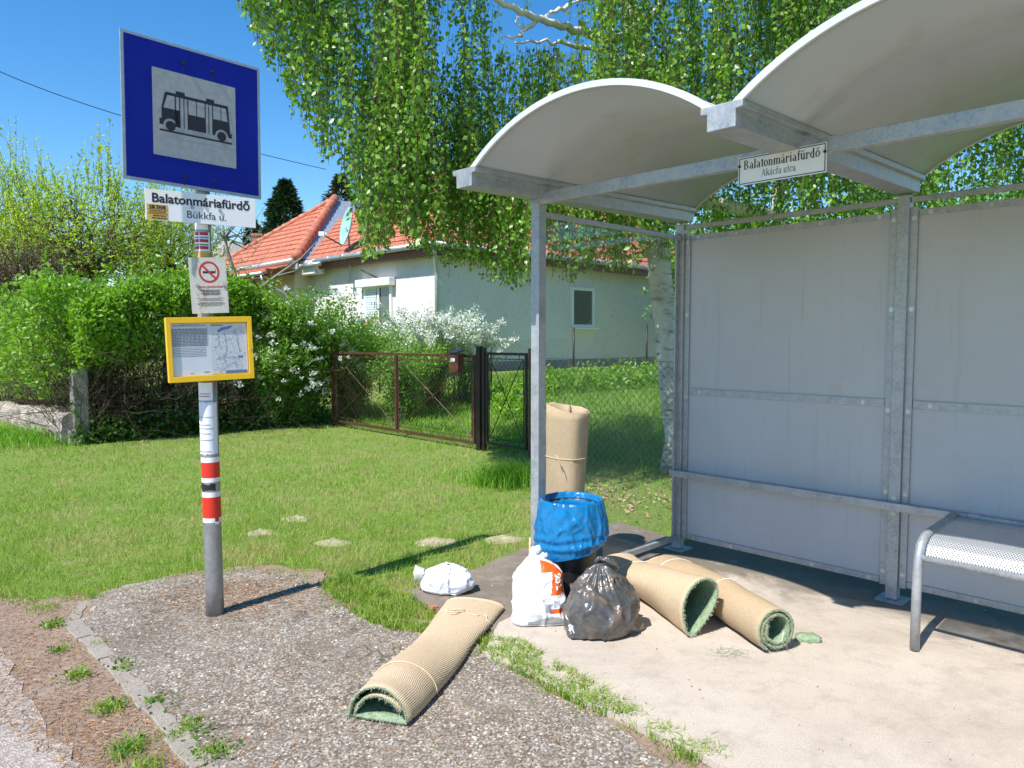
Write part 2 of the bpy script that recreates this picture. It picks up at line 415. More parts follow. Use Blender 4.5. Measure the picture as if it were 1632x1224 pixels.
# ground materials (object space = metres in world)
def lawnmat():
    m, n, l, p = newmat('lawn_soil'); tc = coords(n)
    f1 = nz(n, l, tc, .9, 5, .6); f2 = nz(n, l, tc, 22, 6, .7); f3 = nz(n, l, tc, 5, 4)
    c = mix(n, l, ramp(n, l, f2, [(.35, (0, 0, 0)), (.65, (1, 1, 1))]), (.11, .20, .03), (.22, .29, .07))
    c = mix(n, l, ramp(n, l, f3, [(.5, (0, 0, 0)), (.72, (.8, .8, .8))]), c, (.27, .22, .11))
    c = mix(n, l, ramp(n, l, f1, [(.45, (0, 0, 0)), (.75, (.4, .4, .4))]), c, (.16, .2, .05))
    l.new(c, p.inputs['Base Color']); p.inputs['Roughness'].default_value = .95; p.inputs['Specular IOR Level'].default_value = .1
    l.new(bumpn(n, l, f2, .6, .03), p.inputs['Normal']); return m
def aggregate():
    m, n, l, p = newmat('exposed_aggregate'); tc = coords(n)
    def vor(scale, feat='F1'):
        v = n.new('ShaderNodeTexVoronoi'); v.inputs['Scale'].default_value = scale; v.feature = feat; l.new(tc, v.inputs['Vector']); return v
    v1 = vor(62); v2 = vor(130); f = nz(n, l, tc, 1.6, 6, .65); f2 = nz(n, l, tc, 11, 6, .7); f4 = nz(n, l, tc, 200, 3)
    sep = n.new('ShaderNodeSeparateColor'); l.new(v1.outputs['Color'], sep.inputs[0])
    peb = ramp(n, l, sep.outputs[0], [(0, (.14, .11, .085)), (.35, (.32, .27, .215)), (.6, (.46, .40, .33)), (.8, (.58, .52, .45)), (.93, (.74, .70, .64)), (1, (.52, .34, .16))])
    sep2 = n.new('ShaderNodeSeparateColor'); l.new(v2.outputs['Color'], sep2.inputs[0])
    fine = ramp(n, l, sep2.outputs[1], [(0, (.11, .088, .068)), (.55, (.24, .20, .16)), (1, (.48, .43, .37))])
    stone = ramp(n, l, v1.outputs['Distance'], [(.30, (1, 1, 1)), (.46, (0, 0, 0))])
    pick = mth(n, l, 'MULTIPLY', stone, ramp(n, l, sep.outputs[1], [(.30, (0, 0, 0)), (.38, (1, 1, 1))]))
    c = mix(n, l, pick, fine, peb)
    c = mix(n, l, ramp(n, l, f2, [(.44, (0, 0, 0)), (.62, (.45, .45, .45))]), c, (.13, .105, .08))
    c = mix(n, l, ramp(n, l, f, [(.48, (0, 0, 0)), (.7, (.35, .35, .35))]), c, (.38, .325, .265))
    f5 = nz(n, l, tc, .9, 7, .7, .6)
    c = mix(n, l, ramp(n, l, f5, [(.50, (0, 0, 0)), (.64, (.45, .45, .45))]), c, (.12, .095, .07))
    vc = n.new('ShaderNodeTexVoronoi'); vc.feature = 'DISTANCE_TO_EDGE'; vc.inputs['Scale'].default_value = 1.1
    wv = n.new('ShaderNodeVectorMath'); wv.operation = 'ADD'; nn_ = n.new('ShaderNodeTexNoise'); nn_.inputs['Scale'].default_value = 4; l.new(tc, nn_.inputs['Vector']); l.new(tc, wv.inputs[0]); l.new(nn_.outputs['Color'], wv.inputs[1]); l.new(wv.outputs[0], vc.inputs['Vector'])
    c = mix(n, l, ramp(n, l, vc.outputs['Distance'], [(.0, (.8, .8, .8)), (.012, (0, 0, 0))]), c, (.07, .055, .04))
    l.new(c, p.inputs['Base Color']); p.inputs['Roughness'].default_value = .85; p.inputs['Specular IOR Level'].default_value = .25
    b = bumpn(n, l, pick, .35, .005); b = bumpn(n, l, f4, .4, .004, b)
    l.new(bumpn(n, l, v2.outputs['Distance'], .3, .004, b), p.inputs['Normal']); return m
def concrete(name, c1, c2, c3, grit, back=False):
    m, n, l, p = newmat(name); tc = coords(n)
    f1 = nz(n, l, tc, 1.7, 7, .65, .5); f2 = nz(n, l, tc, 7, 8, .7); f3 = nz(n, l, tc, 160, 4, .7)
    c = mix(n, l, ramp(n, l, f1, [(.38, (0, 0, 0)), (.68, (1, 1, 1))]), c1, c2)
    c = mix(n, l, ramp(n, l, f2, [(.5, (0, 0, 0)), (.70, (.75, .75, .75))]), c, c3)
    c = mix(n, l, ramp(n, l, f3, [(.36, (grit,) * 3), (.52, (0, 0, 0))]), c, (.20, .17, .14))
    c = mix(n, l, ramp(n, l, f3, [(.60, (0, 0, 0)), (.72, (grit * .8,) * 3)]), c, (.66, .62, .56))
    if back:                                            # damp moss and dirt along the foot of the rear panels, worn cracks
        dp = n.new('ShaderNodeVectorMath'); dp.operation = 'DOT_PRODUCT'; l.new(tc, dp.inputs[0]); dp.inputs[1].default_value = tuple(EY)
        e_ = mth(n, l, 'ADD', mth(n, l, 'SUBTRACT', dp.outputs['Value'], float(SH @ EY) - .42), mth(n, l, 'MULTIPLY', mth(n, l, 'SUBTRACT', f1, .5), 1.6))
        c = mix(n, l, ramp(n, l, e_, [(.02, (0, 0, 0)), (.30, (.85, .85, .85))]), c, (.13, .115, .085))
        f6 = nz(n, l, tc, .8, 8, .7, 1.0); c = mix(n, l, ramp(n, l, f6, [(.50, (0, 0, 0)), (.58, (.35, .35, .35)), (.66, (0, 0, 0))]), c, (.33, .28, .23))
    l.new(c, p.inputs['Base Color']); p.inputs['Roughness'].default_value = .88; p.inputs['Specular IOR Level'].default_value = .2
    b = bumpn(n, l, f3, .4, .005); l.new(bumpn(n, l, f2, .25, .02, b), p.inputs['Normal']); return m
def asphalt():
    m, n, l, p = newmat('old_asphalt'); tc = coords(n)
    v = n.new('ShaderNodeTexVoronoi'); v.inputs['Scale'].default_value = 120; l.new(tc, v.inputs['Vector'])
    sep = n.new('ShaderNodeSeparateColor'); l.new(v.outputs['Color'], sep.inputs[0]); f = nz(n, l, tc, 3, 6, .6)
    c = ramp(n, l, sep.outputs[0], [(0, (.24, .195, .165)), (.5, (.36, .305, .265)), (1, (.50, .44, .39))])
    c = mix(n, l, ramp(n, l, f, [(.45, (0, 0, 0)), (.7, (.5, .5, .5))]), c, (.36, .30, .255))
    l.new(c, p.inputs['Base Color']); p.inputs['Roughness'].default_value = .9
    l.new(bumpn(n, l, v.outputs['Distance'], .7, .006), p.inputs['Normal']); return m
def dirt():
    m, n, l, p = newmat('needle_dirt'); tc = coords(n)
    f1 = nz(n, l, tc, 3, 6, .65); f2 = nz(n, l, tc, 60, 6, .75)
    c = mix(n, l, ramp(n, l, f2, [(.35, (0, 0, 0)), (.65, (1, 1, 1))]), (.25, .16, .11), (.44, .33, .25))
    c = mix(n, l, ramp(n, l, f1, [(.5, (0, 0, 0)), (.7, (.7, .7, .7))]), c, (.42, .35, .29))
    l.new(c, p.inputs['Base Color']); p.inputs['Roughness'].default_value = .95
    l.new(bumpn(n, l, f2, .8, .02), p.inputs['Normal']); return m
M['lawn'] = lawnmat(); M['aggregate'] = aggregate(); M['asphalt'] = asphalt(); M['dirt'] = dirt()
M['slab'] = concrete('pale_concrete', (.56, .485, .405), (.50, .425, .35), (.39, .33, .27), .45, True)
M['oldslab'] = concrete('dark_concrete', (.23, .19, .15), (.15, .12, .095), (.34, .29, .24), .9)
M['kerb'] = concrete('kerb_concrete', (.38, .335, .285), (.30, .26, .22), (.22, .19, .16), .9)
M['mound'] = simple('dry_soil', (.36, .32, .20), .95, 0, .3, 30, .8, 60)
# ------------------------------------------------------------------ ground
def loc2w(p):
    return SH + EX * p[0] + EY * p[1]
def rough_poly(pts, step=.08, amp=.02, seed=1):
    rg = np.random.default_rng(seed); out = []
    n = len(pts)
    for i in range(n):
        a = np.array(pts[i][:2]); b = np.array(pts[(i + 1) % n][:2]); L = np.linalg.norm(b - a)
        k = max(1, int(L / step)) if L < 6 else 1
        d = (b - a) / max(L, 1e-6); nn = np.array([-d[1], d[0]])
        for j in range(k):
            p = a + (b - a) * j / k
            if k > 1: p = p + nn * rg.normal(0, amp)
            out.append(tuple(p))
    return out
def inside(pts, poly):
    x, y = pts[:, 0], pts[:, 1]; r = np.zeros(len(pts), bool); n = len(poly)
    for i in range(n):
        x1, y1 = poly[i][:2]; x2, y2 = poly[(i + 1) % n][:2]
        c = ((y1 > y) != (y2 > y)) & (x < (x2 - x1) * (y - y1) / (y2 - y1 + 1e-12) + x1); r ^= c
    return r
def gpoly(px): return [G(*q)[:2] for q in px]

ax = np.unique(np.concatenate([np.linspace(-600, -60, 12), np.linspace(-60, -16, 23), np.linspace(-16, 16, 92), np.linspace(16, 60, 23), np.linspace(60, 600, 12)]))
ay = np.unique(np.concatenate([np.linspace(-60, -2, 12), np.linspace(-2, 30, 92), np.linspace(30, 80, 26), np.linspace(80, 900, 14)]))
gx, gy = np.meshgrid(ax, ay); gz = terrain(gx, gy) - .035
V = np.stack([gx.ravel(), gy.ravel(), gz.ravel()], 1); nx = len(ax)
I = np.arange(len(V)).reshape(gx.shape)
F = np.stack([I[:-1, :-1].ravel(), I[:-1, 1:].ravel(), I[1:, 1:].ravel(), I[1:, :-1].ravel()], 1)
tag(npmesh('lawn', V, F, M['lawn'], smooth=True), kind='structure')

PAVE = gpoly([(128, 985), (150, 958), (205, 932), (300, 914), (400, 905), (470, 912), (530, 948), (590, 990), (690, 1008), (760, 1018), (815, 1062), (900, 1112), (985, 1152), (1040, 1190), (1080, 1240), (1110, 1330), (560, 1600), (440, 1350), (325, 1205), (215, 1072), (150, 1012)])
DIRT = gpoly([(-160, 938), (60, 950), (160, 936), (300, 904), (430, 894), (530, 908), (610, 968), (700, 985), (850, 1010), (1000, 1110), (1100, 1170), (1250, 1230), (1300, 1600), (380, 1600), (120, 1224), (-240, 990)])
OLD = gpoly([(648, 940), (755, 906), (850, 866), (985, 830), (1080, 858), (1110, 905), (900, 1012), (800, 1006), (735, 985), (690, 968)])
SLAB = [loc2w(q)[:2] for q in [(.30, -2.16), (.10, -1.85), (0, -1.4), (-.04, .35), (5.2, .35), (5.2, -2.2)]]
def sheet(name, poly, z, mat, depth=.03, step=.08, amp=.012, seed=1):
    b = MB(); b.prism(rough_poly(poly, step, amp, seed), z - depth, z)
    return tag(b.build(name, mat), kind='structure')
sheet('dirt_strip', DIRT, -.027, M['dirt'], .02, .1, .035, 2)
sheet('pavement', PAVE, -.012, M['aggregate'], .02, .07, .012, 3)
sheet('old_concrete_pad', OLD, -.006, M['oldslab'], .025, .07, .010, 4)
sheet('shelter_slab', SLAB, 0.0, M['slab'], .03, .09, .006, 5)
r0 = np.array([-1.50, 2.47]); e2 = EX[:2]; q2 = -EY[:2]
road = rough_poly([r0 + e2 * 3, r0 - e2 * 1.2, r0 - e2 * 3.2 + q2 * .1], .12, .03, 6)
b = MB(); b.prism([tuple(r0 + e2 * 40), tuple(r0 + e2 * 3.2)] + road[:-1] + [tuple(r0 - e2 * 60 + q2 * .3), tuple(r0 - e2 * 60 + q2 * 7), tuple(r0 + e2 * 40 + q2 * 7)], -.05, -.022)
tag(b.build('road', M['asphalt']), kind='structure')
# kerb stones, a row of worn concrete edging
kp = [G(*q) for q in [(470, 1400), (325, 1215), (205, 1080), (138, 1010), (112, 985), (132, 958), (190, 930), (270, 916)]]
kb = MB(); rg = random.Random(5)
seg = []
for i in range(len(kp) - 1):
    a, c = Vector(kp[i]), Vector(kp[i + 1]); L = (c - a).length; k = max(1, round(L / .34))
    for j in range(k): seg.append((a.lerp(c, j / k), a.lerp(c, (j + 1) / k)))
for i, (a, c) in enumerate(seg):
    d = (c - a); L = d.length - .008; ang = math.atan2(d.y, d.x); mid = (a + c) / 2
    w = .075 + rg.uniform(-.014, .012)
    n_ = 5; top = []
    for s in range(n_ + 1):
        t = -L / 2 + L * s / n_
        top.append((t, -w / 2 + rg.uniform(-.011, .011))); 
    for s in range(n_, -1, -1):
        t = -L / 2 + L * s / n_
        top.append((t, w / 2 + rg.uniform(-.007, .007)))
    c_, s_ = math.cos(ang + rg.uniform(-.02, .02)), math.sin(ang)
    P = [(mid.x + x * c_ - y * s_, mid.y + x * s_ + y * c_) for x, y in top]
    z = -.007 - rg.uniform(0, .008) - (.012 if i > len(seg) - 4 else 0)
    kb.prism(P, -.05, z)
tag(kb.build('kerb', M['kerb'], bevel=.004), kind='structure')
for i, (px, py, w) in enumerate([(472, 821, .15), (531, 858, .15), (696, 857, .18), (800, 853, .18), (414, 843, .13)]):
    g = G(px, py); b = MB(); n = 22; rings = 5; vs = [(0, 0, .035)]; fs = []
    for k in range(1, rings + 1):
        for j in range(n):
            a = 2 * math.pi * j / n; rr = w * k / rings * (1 + .25 * noise.noise((math.cos(a) * 1.5 + i * 7, math.sin(a) * 1.5, k * .3)))
            vs.append((rr * math.cos(a), rr * .7 * math.sin(a), .03 * (1 - (k / rings) ** 2) - .012 + .012 * noise.noise((rr * 9 * math.cos(a), rr * 9 * math.sin(a), i))))
    for j in range(n): fs.append((0, 1 + j, 1 + (j + 1) % n))
    for k in range(rings - 1):
        for j in range(n): fs.append((1 + k * n + j, 1 + (k + 1) * n + j, 1 + (k + 1) * n + (j + 1) % n, 1 + k * n + (j + 1) % n))
    b.add(vs, fs); o = b.build('bare_ground', M['mound'], smooth=True, loc=(g[0], g[1], -.029)); tag(o, kind='structure')

# ------------------------------------------------------------------ grass
def blades(P, h, w, lean=.5, seg=1, rg=RNG):
    n = len(P); a = rg.uniform(0, 2 * np.pi, n); d = np.stack([np.cos(a), np.sin(a), np.zeros(n)], 1)
    b_ = rg.uniform(0, 2 * np.pi, n); L = np.stack([np.cos(b_), np.sin(b_), np.zeros(n)], 1) * (rg.uniform(0.1, 1, n) * lean)[:, None]
    h = np.broadcast_to(h, n)[:, None]; w = np.broadcast_to(w, n)[:, None]; up = np.array([0, 0, 1.])
    if seg == 1:
        V = np.stack([P - d * w / 2, P + d * w / 2, P + (up + L) * h / np.sqrt(1 + (L ** 2).sum(1))[:, None]], 1).reshape(-1, 3)
        F = np.arange(3 * n).reshape(n, 3)
    else:
        mid = P + (up + L * .35) * h * .55; tip = P + (up * .85 + L * 1.1) * h
        V = np.stack([P - d * w / 2, P + d * w / 2, mid - d * w * .42, mid + d * w * .42, tip], 1).reshape(-1, 3)
        i = np.arange(n)[:, None] * 5
        F = np.concatenate([i + [0, 1, 3], i + [0, 3, 2], i + [2, 3, 4]], 1).reshape(-1, 3)
    return V, F
def screen_ground(n, x0, x1, y0, y1, z=0.0, rg=RNG):
    px = rg.uniform(x0, x1, n); py = rg.uniform(y0, y1, n)
    x = (px - 816) / FPX; y = (612 - py) / FPX
    r = np.stack([x, math.cos(PITCH) + y * math.sin(PITCH), -math.sin(PITCH) + y * math.cos(PITCH)], 1)
    P = r * ((z - EYE) / r[:, 2])[:, None]; P[:, 2] = z
    return P
def vnoise(P, s, seed=0.0):
    return np.array([noise.noise((p[0] * s + seed, p[1] * s, seed)) for p in P])
P = screen_ground(215000, -330, 1330, 664, 1012, -.035)
k = ~(inside(P, PAVE) | inside(P, DIRT) | inside(P, OLD) | inside(P, SLAB))
s = (P[:, 0] - FENCE0[0]) * EY[0] + (P[:, 1] - FENCE0[1]) * EY[1]
k &= (s < 0.25)
P = P[k]
nv = vnoise(P, 1.3, 3.1); nv2 = vnoise(P, 5.0, 8.1)
keep = RNG.uniform(0, 1, len(P)) < np.clip(.92 + nv2 * .9, .30, 1)
keep &= ~((P[:, 0] > .75) & (P[:, 1] > 5.2) & (P[:, 1] < 7.6) & (RNG.uniform(0, 1, len(P)) < .45))
P, nv = P[keep], nv[keep]
h = (.030 + .040 * RNG.uniform(0, 1, len(P)) ** 1.6) * (1 + .7 * nv + .5 * vnoise(P, 7.0, 1.1)); w = .0038 * np.maximum(1, P[:, 1] / 5.0)
dryk = (vnoise(P, 2.2, 5.5) + .35 * RNG.normal(0, 1, len(P)) + .3 * np.clip((P[:, 1] - 9) / 3, 0, 1)) > .36
M['dryblade'] = leafmat('dry_lawn_blade', [(.42, .36, .16), (.52, .45, .22), (.36, .36, .10)], .3, rough=.6, spec=.2)
for kk, mt_, nm_ in ((~dryk, 'grassblade', 'lawn_grass'), (dryk, 'dryblade', 'dry_lawn_grass')):
    V, F = blades(P[kk], h[kk], w[kk], 1.1)
    tag(npmesh(nm_, V, F, M[mt_]), kind='stuff')

# fringe of grass at the edges of the paving and grass strips
def fill(poly, n, z, rg=RNG):
    q = np.array([p[:2] for p in poly]); lo, hi = q.min(0), q.max(0)
    P = np.concatenate([rg.uniform(lo, hi, (n, 2)), np.full((n, 1), z)], 1)
    return P[inside(P, poly)]
VV, FF, off = [], [], 0
def addblades(P, h, w, lean):
    global off
    if len(P) == 0: return
    V, F = blades(P, h, w, lean, 2); VV.append(V); FF.append(F + off); off += len(V)
for poly, n, hh in [([(505, 925), (570, 915), (655, 945), (702, 985), (690, 1006), (625, 1003), (560, 975)], 8500, .06),
                    ([(778, 1012), (835, 1022), (930, 1078), (1012, 1125), (1000, 1146), (900, 1108), (800, 1058), (762, 1036)], 9500, .062)]:
    P = fill(gpoly(poly), n, -.025); 
    nv = vnoise(P, 9.0, 2.0); P = P[nv > -.28]
    addblades(P, RNG.uniform(.5, 1.15, len(P)) * hh, .0042, 1.0)
for px, py, rad, n, hh in [(1055, 1160, .05, 160, .06), (1100, 1190, .06, 200, .06), (1145, 1195, .05, 120, .055), (1010, 1135, .06, 200, .05), (125, 1070, .05, 160, .05), (85, 990, .05, 160, .05),
                           (175, 1120, .06, 200, .05), (205, 1185, .07, 260, .055), (245, 1112, .05, 140, .04), (300, 1150, .05, 150, .045), (335, 1195, .06, 200, .05), (195, 1060, .035, 80, .04), (160, 1020, .04, 60, .04), (95, 1030, .04, 90, .04), (235, 1215, .06, 160, .05), (280, 1170, .04, 100, .045),
                           (70, 965, .09, 140, .05), (150, 945, .06, 90, .05)]:
    g = G(px, py); P = np.concatenate([g[:2] + RNG.normal(0, rad * .55, (n, 2)), np.full((n, 1), -.02)], 1)
    addblades(P, RNG.uniform(.35, .95, n) * hh * .8, .0040, 1.8)
# stragglers creeping over the ragged edge of the paving
edge = [G(*q)[:2] for q in [(-60, 945), (60, 952), (130, 945), (205, 928), (300, 910), (400, 900), (475, 908), (535, 945), (595, 985), (690, 1004), (770, 1020), (830, 1060), (905, 1108), (990, 1148), (1050, 1185), (1120, 1215)]]
for (a_, c_) in zip(edge, edge[1:]):
    n = int(np.linalg.norm(c_ - a_) * 620); q = a_ + (c_ - a_) * RNG.uniform(0, 1, (n, 1)) + RNG.normal(0, .055, (n, 2)); P = np.concatenate([q, np.full((n, 1), -.018)], 1)
    nv = vnoise(P, 7.0, 4.0); P = P[nv > -.05]; addblades(P, RNG.uniform(.012, .05, len(P)), .0036, 1.6)
tag(npmesh('edge_grass', np.concatenate(VV), np.concatenate(FF), M['grassblade']), kind='stuff')

# taller garden grass beyond the fence
P = screen_ground(60000, 470, 1330, 560, 775, 0.0)
P = np.concatenate([RNG.uniform((-9, 6), (9, 22), (170000, 2)), np.zeros((170000, 1))], 1)
s = (P[:, 0] - FENCE0[0]) * EY[0] + (P[:, 1] - FENCE0[1]) * EY[1]; t = (P[:, 0] - FENCE0[0]) * EX[0] + (P[:, 1] - FENCE0[1]) * EX[1]
P = P[(s > .1) & (s < 8.2) & (t > -6) & (t < 9)]
P = P[RNG.uniform(0, 1, len(P)) < np.clip((11 / P[:, 1]) ** 1.5, 0, 1)]
P[:, 2] = terrain(P[:, 0], P[:, 1]) - .035
V, F = blades(P, RNG.uniform(.07, .17, len(P)), .008 * np.maximum(1, P[:, 1] / 11), .7, 2)
tag(npmesh('garden_grass', V, F, M['longblade']), kind='stuff')

def leaves(P, D, size, ratio=.55, fold=.25, up=None, rg=RNG):
    """folded diamond leaves: base at P, pointing along D; returns 4 verts / 2 tris each"""
    n = len(P); D = D / np.linalg.norm(D, axis=1, keepdims=True)
    r = rg.normal(size=(n, 3)); S = np.cross(D, r); S /= np.linalg.norm(S, axis=1, keepdims=True) + 1e-9
    N = np.cross(D, S); size = np.broadcast_to(size, n)[:, None]
    tip = P + D * size; m = P + D * size * .42
    l_ = m - S * size * ratio / 2 + N * size * fold * ratio / 2; r_ = m + S * size * ratio / 2 + N * size * fold * ratio / 2
    V = np.stack([P, r_, tip, l_], 1).reshape(-1, 3); i = np.arange(n)[:, None] * 4
    F = np.concatenate([i + [0, 1, 2], i + [0, 2, 3]], 1).reshape(-1, 3)
    return V, F
def rdir(n, bias=(0, 0, 0), rg=RNG):
    d = rg.normal(size=(n, 3)); d /= np.linalg.norm(d, axis=1, keepdims=True); return d + np.array(bias)

# low broad weeds along the kerb and drooping leafy plants by the house
VV, FF, off = [], [], 0
for px, py, k in [(85, 992, 16), (88, 1030, 12), (130, 1070, 12), (180, 1125, 12), (200, 1190, 22), (245, 1110, 10), (255, 1120, 9), (300, 1148, 12), (318, 1165, 12), (335, 1190, 16), (345, 1200, 14), (195, 1060, 8)]:
    g = G(px, py) + [0, 0, -.015]; n = k * 2
    P = g + np.concatenate([RNG.normal(0, .034, (n, 2)), RNG.uniform(0, .012, (n, 1))], 1)
    V, F = leaves(P, rdir(n, (0, 0, .5)), RNG.uniform(.014, .032, n), .5); VV.append(V); FF.append(F + off); off += len(V)
tag(npmesh('kerb_weeds', np.concatenate(VV), np.concatenate(FF), M['weedleaf']), kind='stuff')
# dry needles and litter on dirt, paving
P = screen_ground(26000, -40, 900, 890, 1230, -.018)
k = inside(P, DIRT) & (~inside(P, PAVE) | (RNG.uniform(0, 1, len(P)) < .16)); P = P[k]
# a denser drift round the foot of the sign pole
g = G(400, 945); Q = np.concatenate([g[:2] + RNG.normal(0, 1, (4200, 2)) * [.30, .20], np.full((4200, 1), -.008)], 1); P = np.concatenate([P, Q[inside(Q, PAVE)]])
P[inside(P, PAVE), 2] = -.008
n = len(P); D = rdir(n); D[:, 2] *= .12
V, F = leaves(P, D, RNG.uniform(.012, .045, n), .09, .1)
tag(npmesh('dry_litter', V, F, M['straw']), kind='stuff')
VV = []
g = G(1000, 790); P = np.concatenate([g[:2] + RNG.normal(0, 1, (380, 1)) * EX[:2] * .6 + RNG.normal(0, 1, (380, 1)) * EY[:2] * .3, RNG.uniform(-.03, .01, (380, 1))], 1)
k = ~(inside(P, SLAB) | inside(P, OLD)); P = P[k]; D = rdir(len(P)); D[:, 2] *= .5; V, F = leaves(P, D, RNG.uniform(.025, .065, len(P)), .55, .5)
M['deadleaf'] = leafmat('dead_leaf', [(.38, .26, .15), (.50, .37, .22), (.30, .2, .11), (.58, .47, .32)], .1, (1, 1, 1), rough=.8, spec=.1)
tag(npmesh('fallen_leaves', V, F, M['deadleaf']), kind='stuff')
P = np.concatenate([fill(OLD, 900, .0), fill(SLAB, 700, .006)]); P = P[P[:, 1] < 6.2]; P[inside(P, OLD) & ~inside(P, SLAB), 2] = -.003
D = rdir(len(P)); D[:, 2] *= .2; V, F = leaves(P, D, RNG.uniform(.004, .018, len(P)), .5, .4)
tag(npmesh('grit', V, F, M['deadleaf']), kind='stuff')
# pebbles standing proud of the aggregate
P = fill(PAVE, 5200, -.014); P = P[P[:, 1] < 6]
b = MB()
for p in P[:1100]:
    s_ = random.uniform(.004, .011); a = random.uniform(0, 3); c_, q_ = math.cos(a), math.sin(a); f = random.uniform(.55, .9)
    o8 = [(s_ * math.cos(t_) * 1, s_ * f * math.sin(t_)) for t_ in (0, 1.1, 2.1, 3.1, 4.2, 5.2)]
    vs = [(p[0] + x * c_ - y * q_, p[1] + x * q_ + y * c_, p[2]) for x, y in o8] + [(p[0] + .6 * (x * c_ - y * q_), p[1] + .6 * (x * q_ + y * c_), p[2] + s_ * .55) for x, y in o8]
    b.add(vs, [(0 + j, (j + 1) % 6, 6 + (j + 1) % 6, 6 + j) for j in range(6)] + [tuple(range(6, 12))])
M['pebble'] = leafmat('pebble', [(.20, .17, .14), (.34, .29, .24), (.48, .42, .34), (.62, .58, .52), (.42, .28, .14)], 0, rough=.7, spec=.3)
tag(b.build('loose_pebbles', M['pebble'], fix=False), kind='stuff')

# ------------------------------------------------------------------ bus stop pole with its signs
pb = G(343, 975); pt = A(315, 110, 3.905)
axis = Vector(pt - pb)
pole = empty('bus_stop_pole', pb, 0, 'tall grey steel bus stop pole with blue bus sign, name plate and yellow timetable case', 'bus stop sign')
def onpole(z): return axis * (z / axis.z)
pr = .0465
b = MB(); b.tube([onpole(z) for z in np.linspace(-.03, 1.32, 8)], pr, 28); b.build('pole', M['pole'], pole, True)
b = MB(); b.tube([onpole(z) for z in np.linspace(1.30, axis.z, 6)], .040, 28); b.build('upper_pole', M['pole'], pole, True)
def band(name, z0, z1, mat, a0=0, a1=360, r=.0475, jag=0):
    b = MB(); n = 40; k = 3; vs = []
    for i in range(k):
        for j in range(n + 1):
            a = R(a0 + (a1 - a0) * j / n); z = z0 + (z1 - z0) * i / (k - 1)
            if jag: z += jag * noise.noise((a * 3, i * 5.1, z0 * 9))
            p = onpole(z); vs.append((p.x + r * math.cos(a), p.y + r * math.sin(a), z))
    b.add(vs, [(i * (n + 1) + j, i * (n + 1) + j + 1, (i + 1) * (n + 1) + j + 1, (i + 1) * (n + 1) + j) for i in range(k - 1) for j in range(n)])
    return b.build(name, mat, pole, True)
def zpole(py): 
    # height on the pole seen at picture row py
    return float(A(343, py, pb[1])[2])
zb = [zpole(v) for v in (830, 823, 790, 782, 766, 735, 727, 600)]
band('white_tape', zb[0], zb[1], M['white']); band('red_tape', zb[1], zb[2], M['red']); band('white_tape', zb[2], zb[3], M['white'])
band('white_tape', zb[4] - .001, zb[4] + .022, M['white']); band('red_tape', zb[4] + .022, zb[5], M['red']); band('white_tape', zb[5], zb[6], M['white'])
band('red_tape', zb[1] - .02, zb[2] - .006, M['red'], -50, -22, .0485); band('white_tape', zb[1] - .035, zb[1] - .02, M['white'], -50, -22, .0485)
st = band('sticker', zpole(779), zpole(769), M['black'], 205, 320, .0482, .012)
band('notice_paper', zpole(722), zpole(640), M['paper'], 185, 350, .0476, .008)
band('sticker', zpole(637), zpole(609), M['white'], 215, 320, .0482)
# faint printed rows on the notice and sticker
def prow(py, a0, a1, h, mat, r=.0490): return band('print_row', zpole(py), zpole(py) + h, mat, a0, a1, r)
for k, py in enumerate((718, 700, 690, 682, 676, 664)): prow(py, 215, 320 if k % 2 else 300, .004, M['alu'])
prow(631, 230, 300, .004, M['signred']); prow(627, 236, 305, .003, M['black'])
band('sticker', zpole(352), zpole(368) , M['white'], 225, 330, .0412)
prow(358, 235, 315, .006, M['signred'], .0416)
band('sticker', zpole(404), zpole(372), M['paper'], 200, 345, .0414)
for py, h, mt in [(377, .016, 'signred'), (381.5, .007, 'blueprint'), (388, .016, 'signred'), (393, .007, 'greenprint'), (399, .016, 'signred')]:
    for a0, a1 in ((212, 262), (268, 328)): prow(py, a0, a1, h, M[mt], .0418)
band('sticker', zpole(414), zpole(402), M['stickeryellow'], 200, 335, .0415)

Y_GAP = .058
def plate_frame(px, py, Y, deg, roll=0.0):
    nrm = np.array([math.sin(R(deg)), -math.cos(R(deg)), 0])
    for _ in range(12):                                  # slide along the sight line until the plate clears the pole
        e = A(px, py, Y) - pb; gap = float((e - np.array(onpole(e[2]))) @ nrm)
        Y -= (Y_GAP - gap) * .9
    e = A(px, py, Y) - pb
    return tuple(e), Matrix.Rotation(R(deg), 4, 'Z') @ Matrix.Rotation(R(roll), 4, 'Y')
def place(o, fr, sc=(1, 1, 1)):
    o.matrix_basis = Matrix.Translation(fr[0]) @ fr[1] @ Matrix.Diagonal((*sc, 1))
# big blue sign
fr = plate_frame(311.5, 191, 3.86, 46.0, 0.5); S = .354
b = MB(); b.prism([(-S, -S), (S, -S), (S, S), (-S, S)], -.002, .006, 0, 'y')
sp = b.build('sign_panel', M['alu'], pole, bevel=.002); place(sp, fr)
def child(b, name, mat, par=sp, **k): return b.build(name, mat, par, **k)
b = MB(); s_ = S - .016; rect(b, -s_, s_, -s_, s_, -.0035); child(b, 'blue_face', M['signblue'])
b = MB(); rect(b, -.212, .212, -.212, .212, -.0050); child(b, 'grey_square', M['signgrey'])
# bus pictogram
b = MB(); U = .0042; yy = -.0066
def poly(pts, m=0, y=yy): b.add([(x * U, y, z * U) for x, z in pts], [tuple(range(len(pts)))], m)
def arc(cx, cz, r, a0, a1, n=18): return [(cx + r * math.cos(R(a0 + (a1 - a0) * i / n)), cz + r * math.sin(R(a0 + (a1 - a0) * i / n))) for i in range(n + 1)]
body = [(-43, -13.5), (-39.5, -13.5)] + arc(-30, -13.5, 8.4, 160, 0)[0:] + [(-20, -13.5)]
